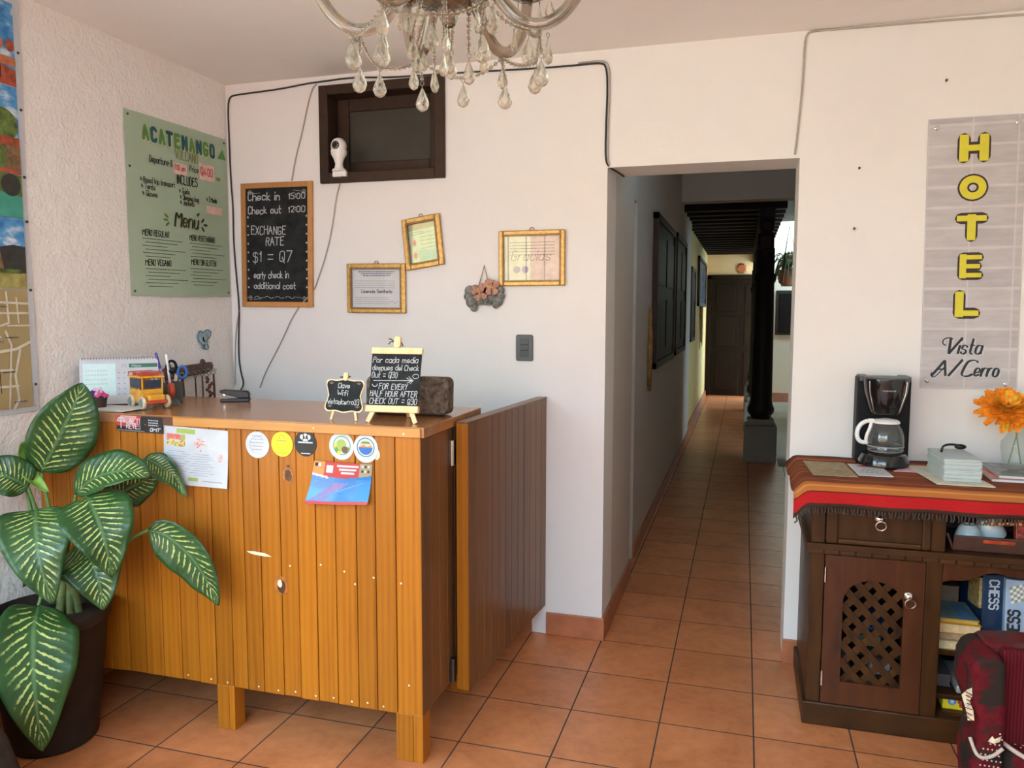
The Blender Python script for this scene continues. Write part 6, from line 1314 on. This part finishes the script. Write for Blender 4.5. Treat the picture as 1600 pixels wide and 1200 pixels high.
b = MB(); b.lathe([(.018, 2.094), (.05, 2.100), (.066, 2.118), (.070, 2.140), (.064, 2.140), (.058, 2.122), (.02, 2.108)], (hx, hy, 0), 40, wave=(20, .03)); b.build('hub_dish', M['armg'], ch, True)
b = MB(); z = 2.48
k = 0
while z < 2.62:
    ax_ = (1, 0) if k % 2 else (0, 1); b.tube([(hx+ax_[0]*.007*math.cos(q*PI/5), hy+ax_[1]*.007*math.cos(q*PI/5), z+.008+.012*math.sin(q*PI/5)) for q in range(10)], .0022, 6, closed=True); z += .019; k += 1
b.build('chain', M['wire'], ch, True)
b = MB(); b.lathe([(.055, 2.659), (.050, 2.645), (.030, 2.628), (.010, 2.618)], (hx, hy, 0), 24); b.build('ceiling_rose', M['cupg'], ch, True, auto=40)
def drop_mesh(b, p, h, r, ang=0):              # faceted pear drop hanging from p
    c = Vector(p); pr = [(.0008, 0), (r*.30, -h*.12), (r*.62, -h*.34), (r*.95, -h*.60), (r, -h*.72), (r*.72, -h*.90), (r*.25, -h*.985), (.0005, -h)]
    N = 8; vs = []
    for i, (rr_, z_) in enumerate(pr):
        for k in range(N): a = ang+(k+(i % 2)*.5)*2*PI/N; vs.append(c+Vector((rr_*math.cos(a), rr_*math.sin(a)*.62, z_)) if False else c+Vector((math.cos(ang)*rr_*math.cos(a-ang)-math.sin(ang)*rr_*.6*math.sin(a-ang), math.sin(ang)*rr_*math.cos(a-ang)+math.cos(ang)*rr_*.6*math.sin(a-ang), z_)))
    fs = []
    for i in range(len(pr)-1):
        for k in range(N):
            a_, b_, c_, d_ = i*N+k, i*N+(k+1) % N, (i+1)*N+(k+1) % N, (i+1)*N+k
            if i % 2 == 0: fs += [(a_, d_, b_), (b_, d_, c_)]
            else: fs += [(a_, d_, c_), (a_, c_, b_)]
    b.add(vs, fs)
def crystal(p, h=.046, r=.0125, par=None, ang=None):
    a = rr.uniform(0, 3) if ang is None else ang; p = Vector(p)
    b = MB(); drop_mesh(b, p-Vector((0, 0, .014)), h, r, a); o = b.build('crystal_drop', M['crystal'], ch)
    b = MB(); b.tube([p+Vector((.0042*math.cos(q*PI/4)*math.cos(a), .0042*math.cos(q*PI/4)*math.sin(a), -.005+.0042*math.sin(q*PI/4))) for q in range(8)], .0008, 4, closed=True)
    b.tube([p-Vector((0, 0, .009)), p-Vector((0, 0, .016))], .0010, 4); b.build('hook', M['wire'], o)
def chainb(p, q, sag, n_):
    b = MB(); p, q = Vector(p), Vector(q); pts = [p+(q-p)*(k/n_)-Vector((0, 0, sag*4*(k/n_)*(1-k/n_))) for k in range(n_+1)]
    for k in range(n_):
        m_ = (pts[k]+pts[k+1])/2; b.ball(m_, .0046, 6, 0)
        b.tube([pts[k], pts[k+1]], .0009, 4, 1)
    b.build('bead_chain', [M['crystal'], M['wire']], ch)
    return pts
rr = random.Random(21); ends = []
for k in range(6):
    phi = math.radians(55+60*k); prof = [(.045, 2.135), (.07, 2.150), (.10, 2.110), (.135, 2.072), (.172, 2.060), (.212, 2.075), (.245, 2.112), (.262, 2.155), (.268, 2.19)]
    b = MB(); q = smooth([V3(r_, phi, z_) for r_, z_ in prof], 2); b.tube(q, .0122, 14)
    arm = b.build('arm', M['armg'], ch, True)
    e = V3(.268, phi, 2.19); ends.append((phi, e))
    b = MB(); b.lathe([(.008, .0), (.020, .006), (.048, .020), (.056, .030), (.054, .033), (.044, .024), (.012, .012)], e, 32, wave=(8, .06)); b.build('bobeche', M['armg'], arm, True)
    b = MB(); b.lathe([(.012, .012), (.016, .02), (.014, .05), (.011, .052), (.011, .12), (.008, .125)], e, 16); b.build('candle_tube', M['whitep'], arm, True, auto=40)
    b = MB(); b.ball(e+Vector((0, 0, .145)), .016, 10, 0, 1, 1, 1.5); b.build('bulb', M['vase'], arm, True)
    # drops under the bobeche
    for j in range(3):
        a = phi+D0+(-1.0+1.0*j); p = e+Vector((.050*math.cos(a), .050*math.sin(a), .024)); crystal(p, .044, .0115)
    # drop under the bend of the arm and along it
    q_ = V3(.178, phi-.03, 2.010); chainb(V3(.174, phi, 2.048), q_, 0, 4); crystal(q_, .050, .0155, None, D0+rr.uniform(-.5, .5))
    crystal(V3(.19, phi+.05, 2.052), .046, .012)
    crystal(V3(.125, phi+.07, 2.068), .040, .0095)
for k in range(6):
    (pa, ea), (pb, eb) = ends[k], ends[(k+1) % 6]
    pm = pa+math.radians(30)
    # swags between neighbouring arms with a drop at the lowest point
    p = V3(.175, pa, 2.052); q = V3(.175, pb, 2.052); m_ = V3(.185, pm, 2.022); chainb(p, m_, .010, 9); chainb(m_, q, .010, 9); crystal(m_, .048, .0145, None, D0+rr.uniform(-.5, .5))
    p = V3(.052, pm, 2.115); q2 = V3(.075, pm+.1, 2.045); chainb(p, q2, .0, 8); crystal(q2, .044, .0115)
for k in range(3):
    pm = math.radians(20+120*k); q = V3(.04, pm, 2.02-.012*(k % 2)); chainb(V3(.040, pm, 2.10), q, 0, 7); crystal(q, .046, .0125)
chainb((hx, hy, 2.060), (hx, hy, 2.04), 0, 3); crystal((hx, hy, 2.04), .05, .013)
# ================================================================== LIGHT
SC.world = bpy.data.worlds.new('world'); SC.world.use_nodes = True
wt = SC.world.node_tree; bg = wt.nodes['Background']
bg.inputs[0].default_value = (.50, .77, 1.0, 1); bg.inputs[1].default_value = WORLD
def portal(name, loc, rot, sx, sy):
    d = bpy.data.lights.new(name, 'AREA'); d.shape = 'RECTANGLE'; d.size = sx; d.size_y = sy; d.cycles.is_portal = True
    o = bpy.data.objects.new(name, d); COL.objects.link(o); o.location = loc; o.rotation_euler = rot; return o
portal('street_window_portal', ((FX0+FX1)/2, YF-.15, (FZ0+FZ1)/2), (PI/2, 0, 0), FX1-FX0, FZ1-FZ0)
portal('street_door_portal', (XL-.1, -3.225, 1.25), (0, -PI/2, 0), 2.5, 1.75)
portal('courtyard_portal', (2.1, 9.9, 2.95), (0, 0, 0), 1.6, 1.4)
sd = bpy.data.lights.new('sun', 'SUN'); sd.energy = SUN; sd.angle = .01; sd.color = (1, .87, .70)
so = bpy.data.objects.new('sun', sd); COL.objects.link(so); so.rotation_euler = (math.radians(-31), math.radians(6), 0)
def area(name, loc, target, sx, sy, power, col):
    d = bpy.data.lights.new(name, 'AREA'); d.shape = 'RECTANGLE'; d.size = sx; d.size_y = sy; d.energy = power; d.color = col
    o = bpy.data.objects.new(name, d); COL.objects.link(o); o.location = loc
    o.rotation_euler = (Vector(target)-Vector(loc)).to_track_quat('-Z', 'Y').to_euler(); return o
SC.view_settings.view_transform = 'Standard'; SC.view_settings.look = 'None'; SC.view_settings.gamma = 1; SC.view_settings.use_curve_mapping = False
SC.view_settings.exposure = EXPOSURE
SC.cycles.use_denoising = True; SC.cycles.max_bounces = 10; SC.cycles.diffuse_bounces = 6; SC.cycles.transparent_max_bounces = 16; SC.cycles.caustics_refractive = False; SC.cycles.caustics_reflective = False
SC.cycles.sample_clamp_indirect = 6
for o in list(bpy.data.objects):
    if '_o' in o: del o['_o']
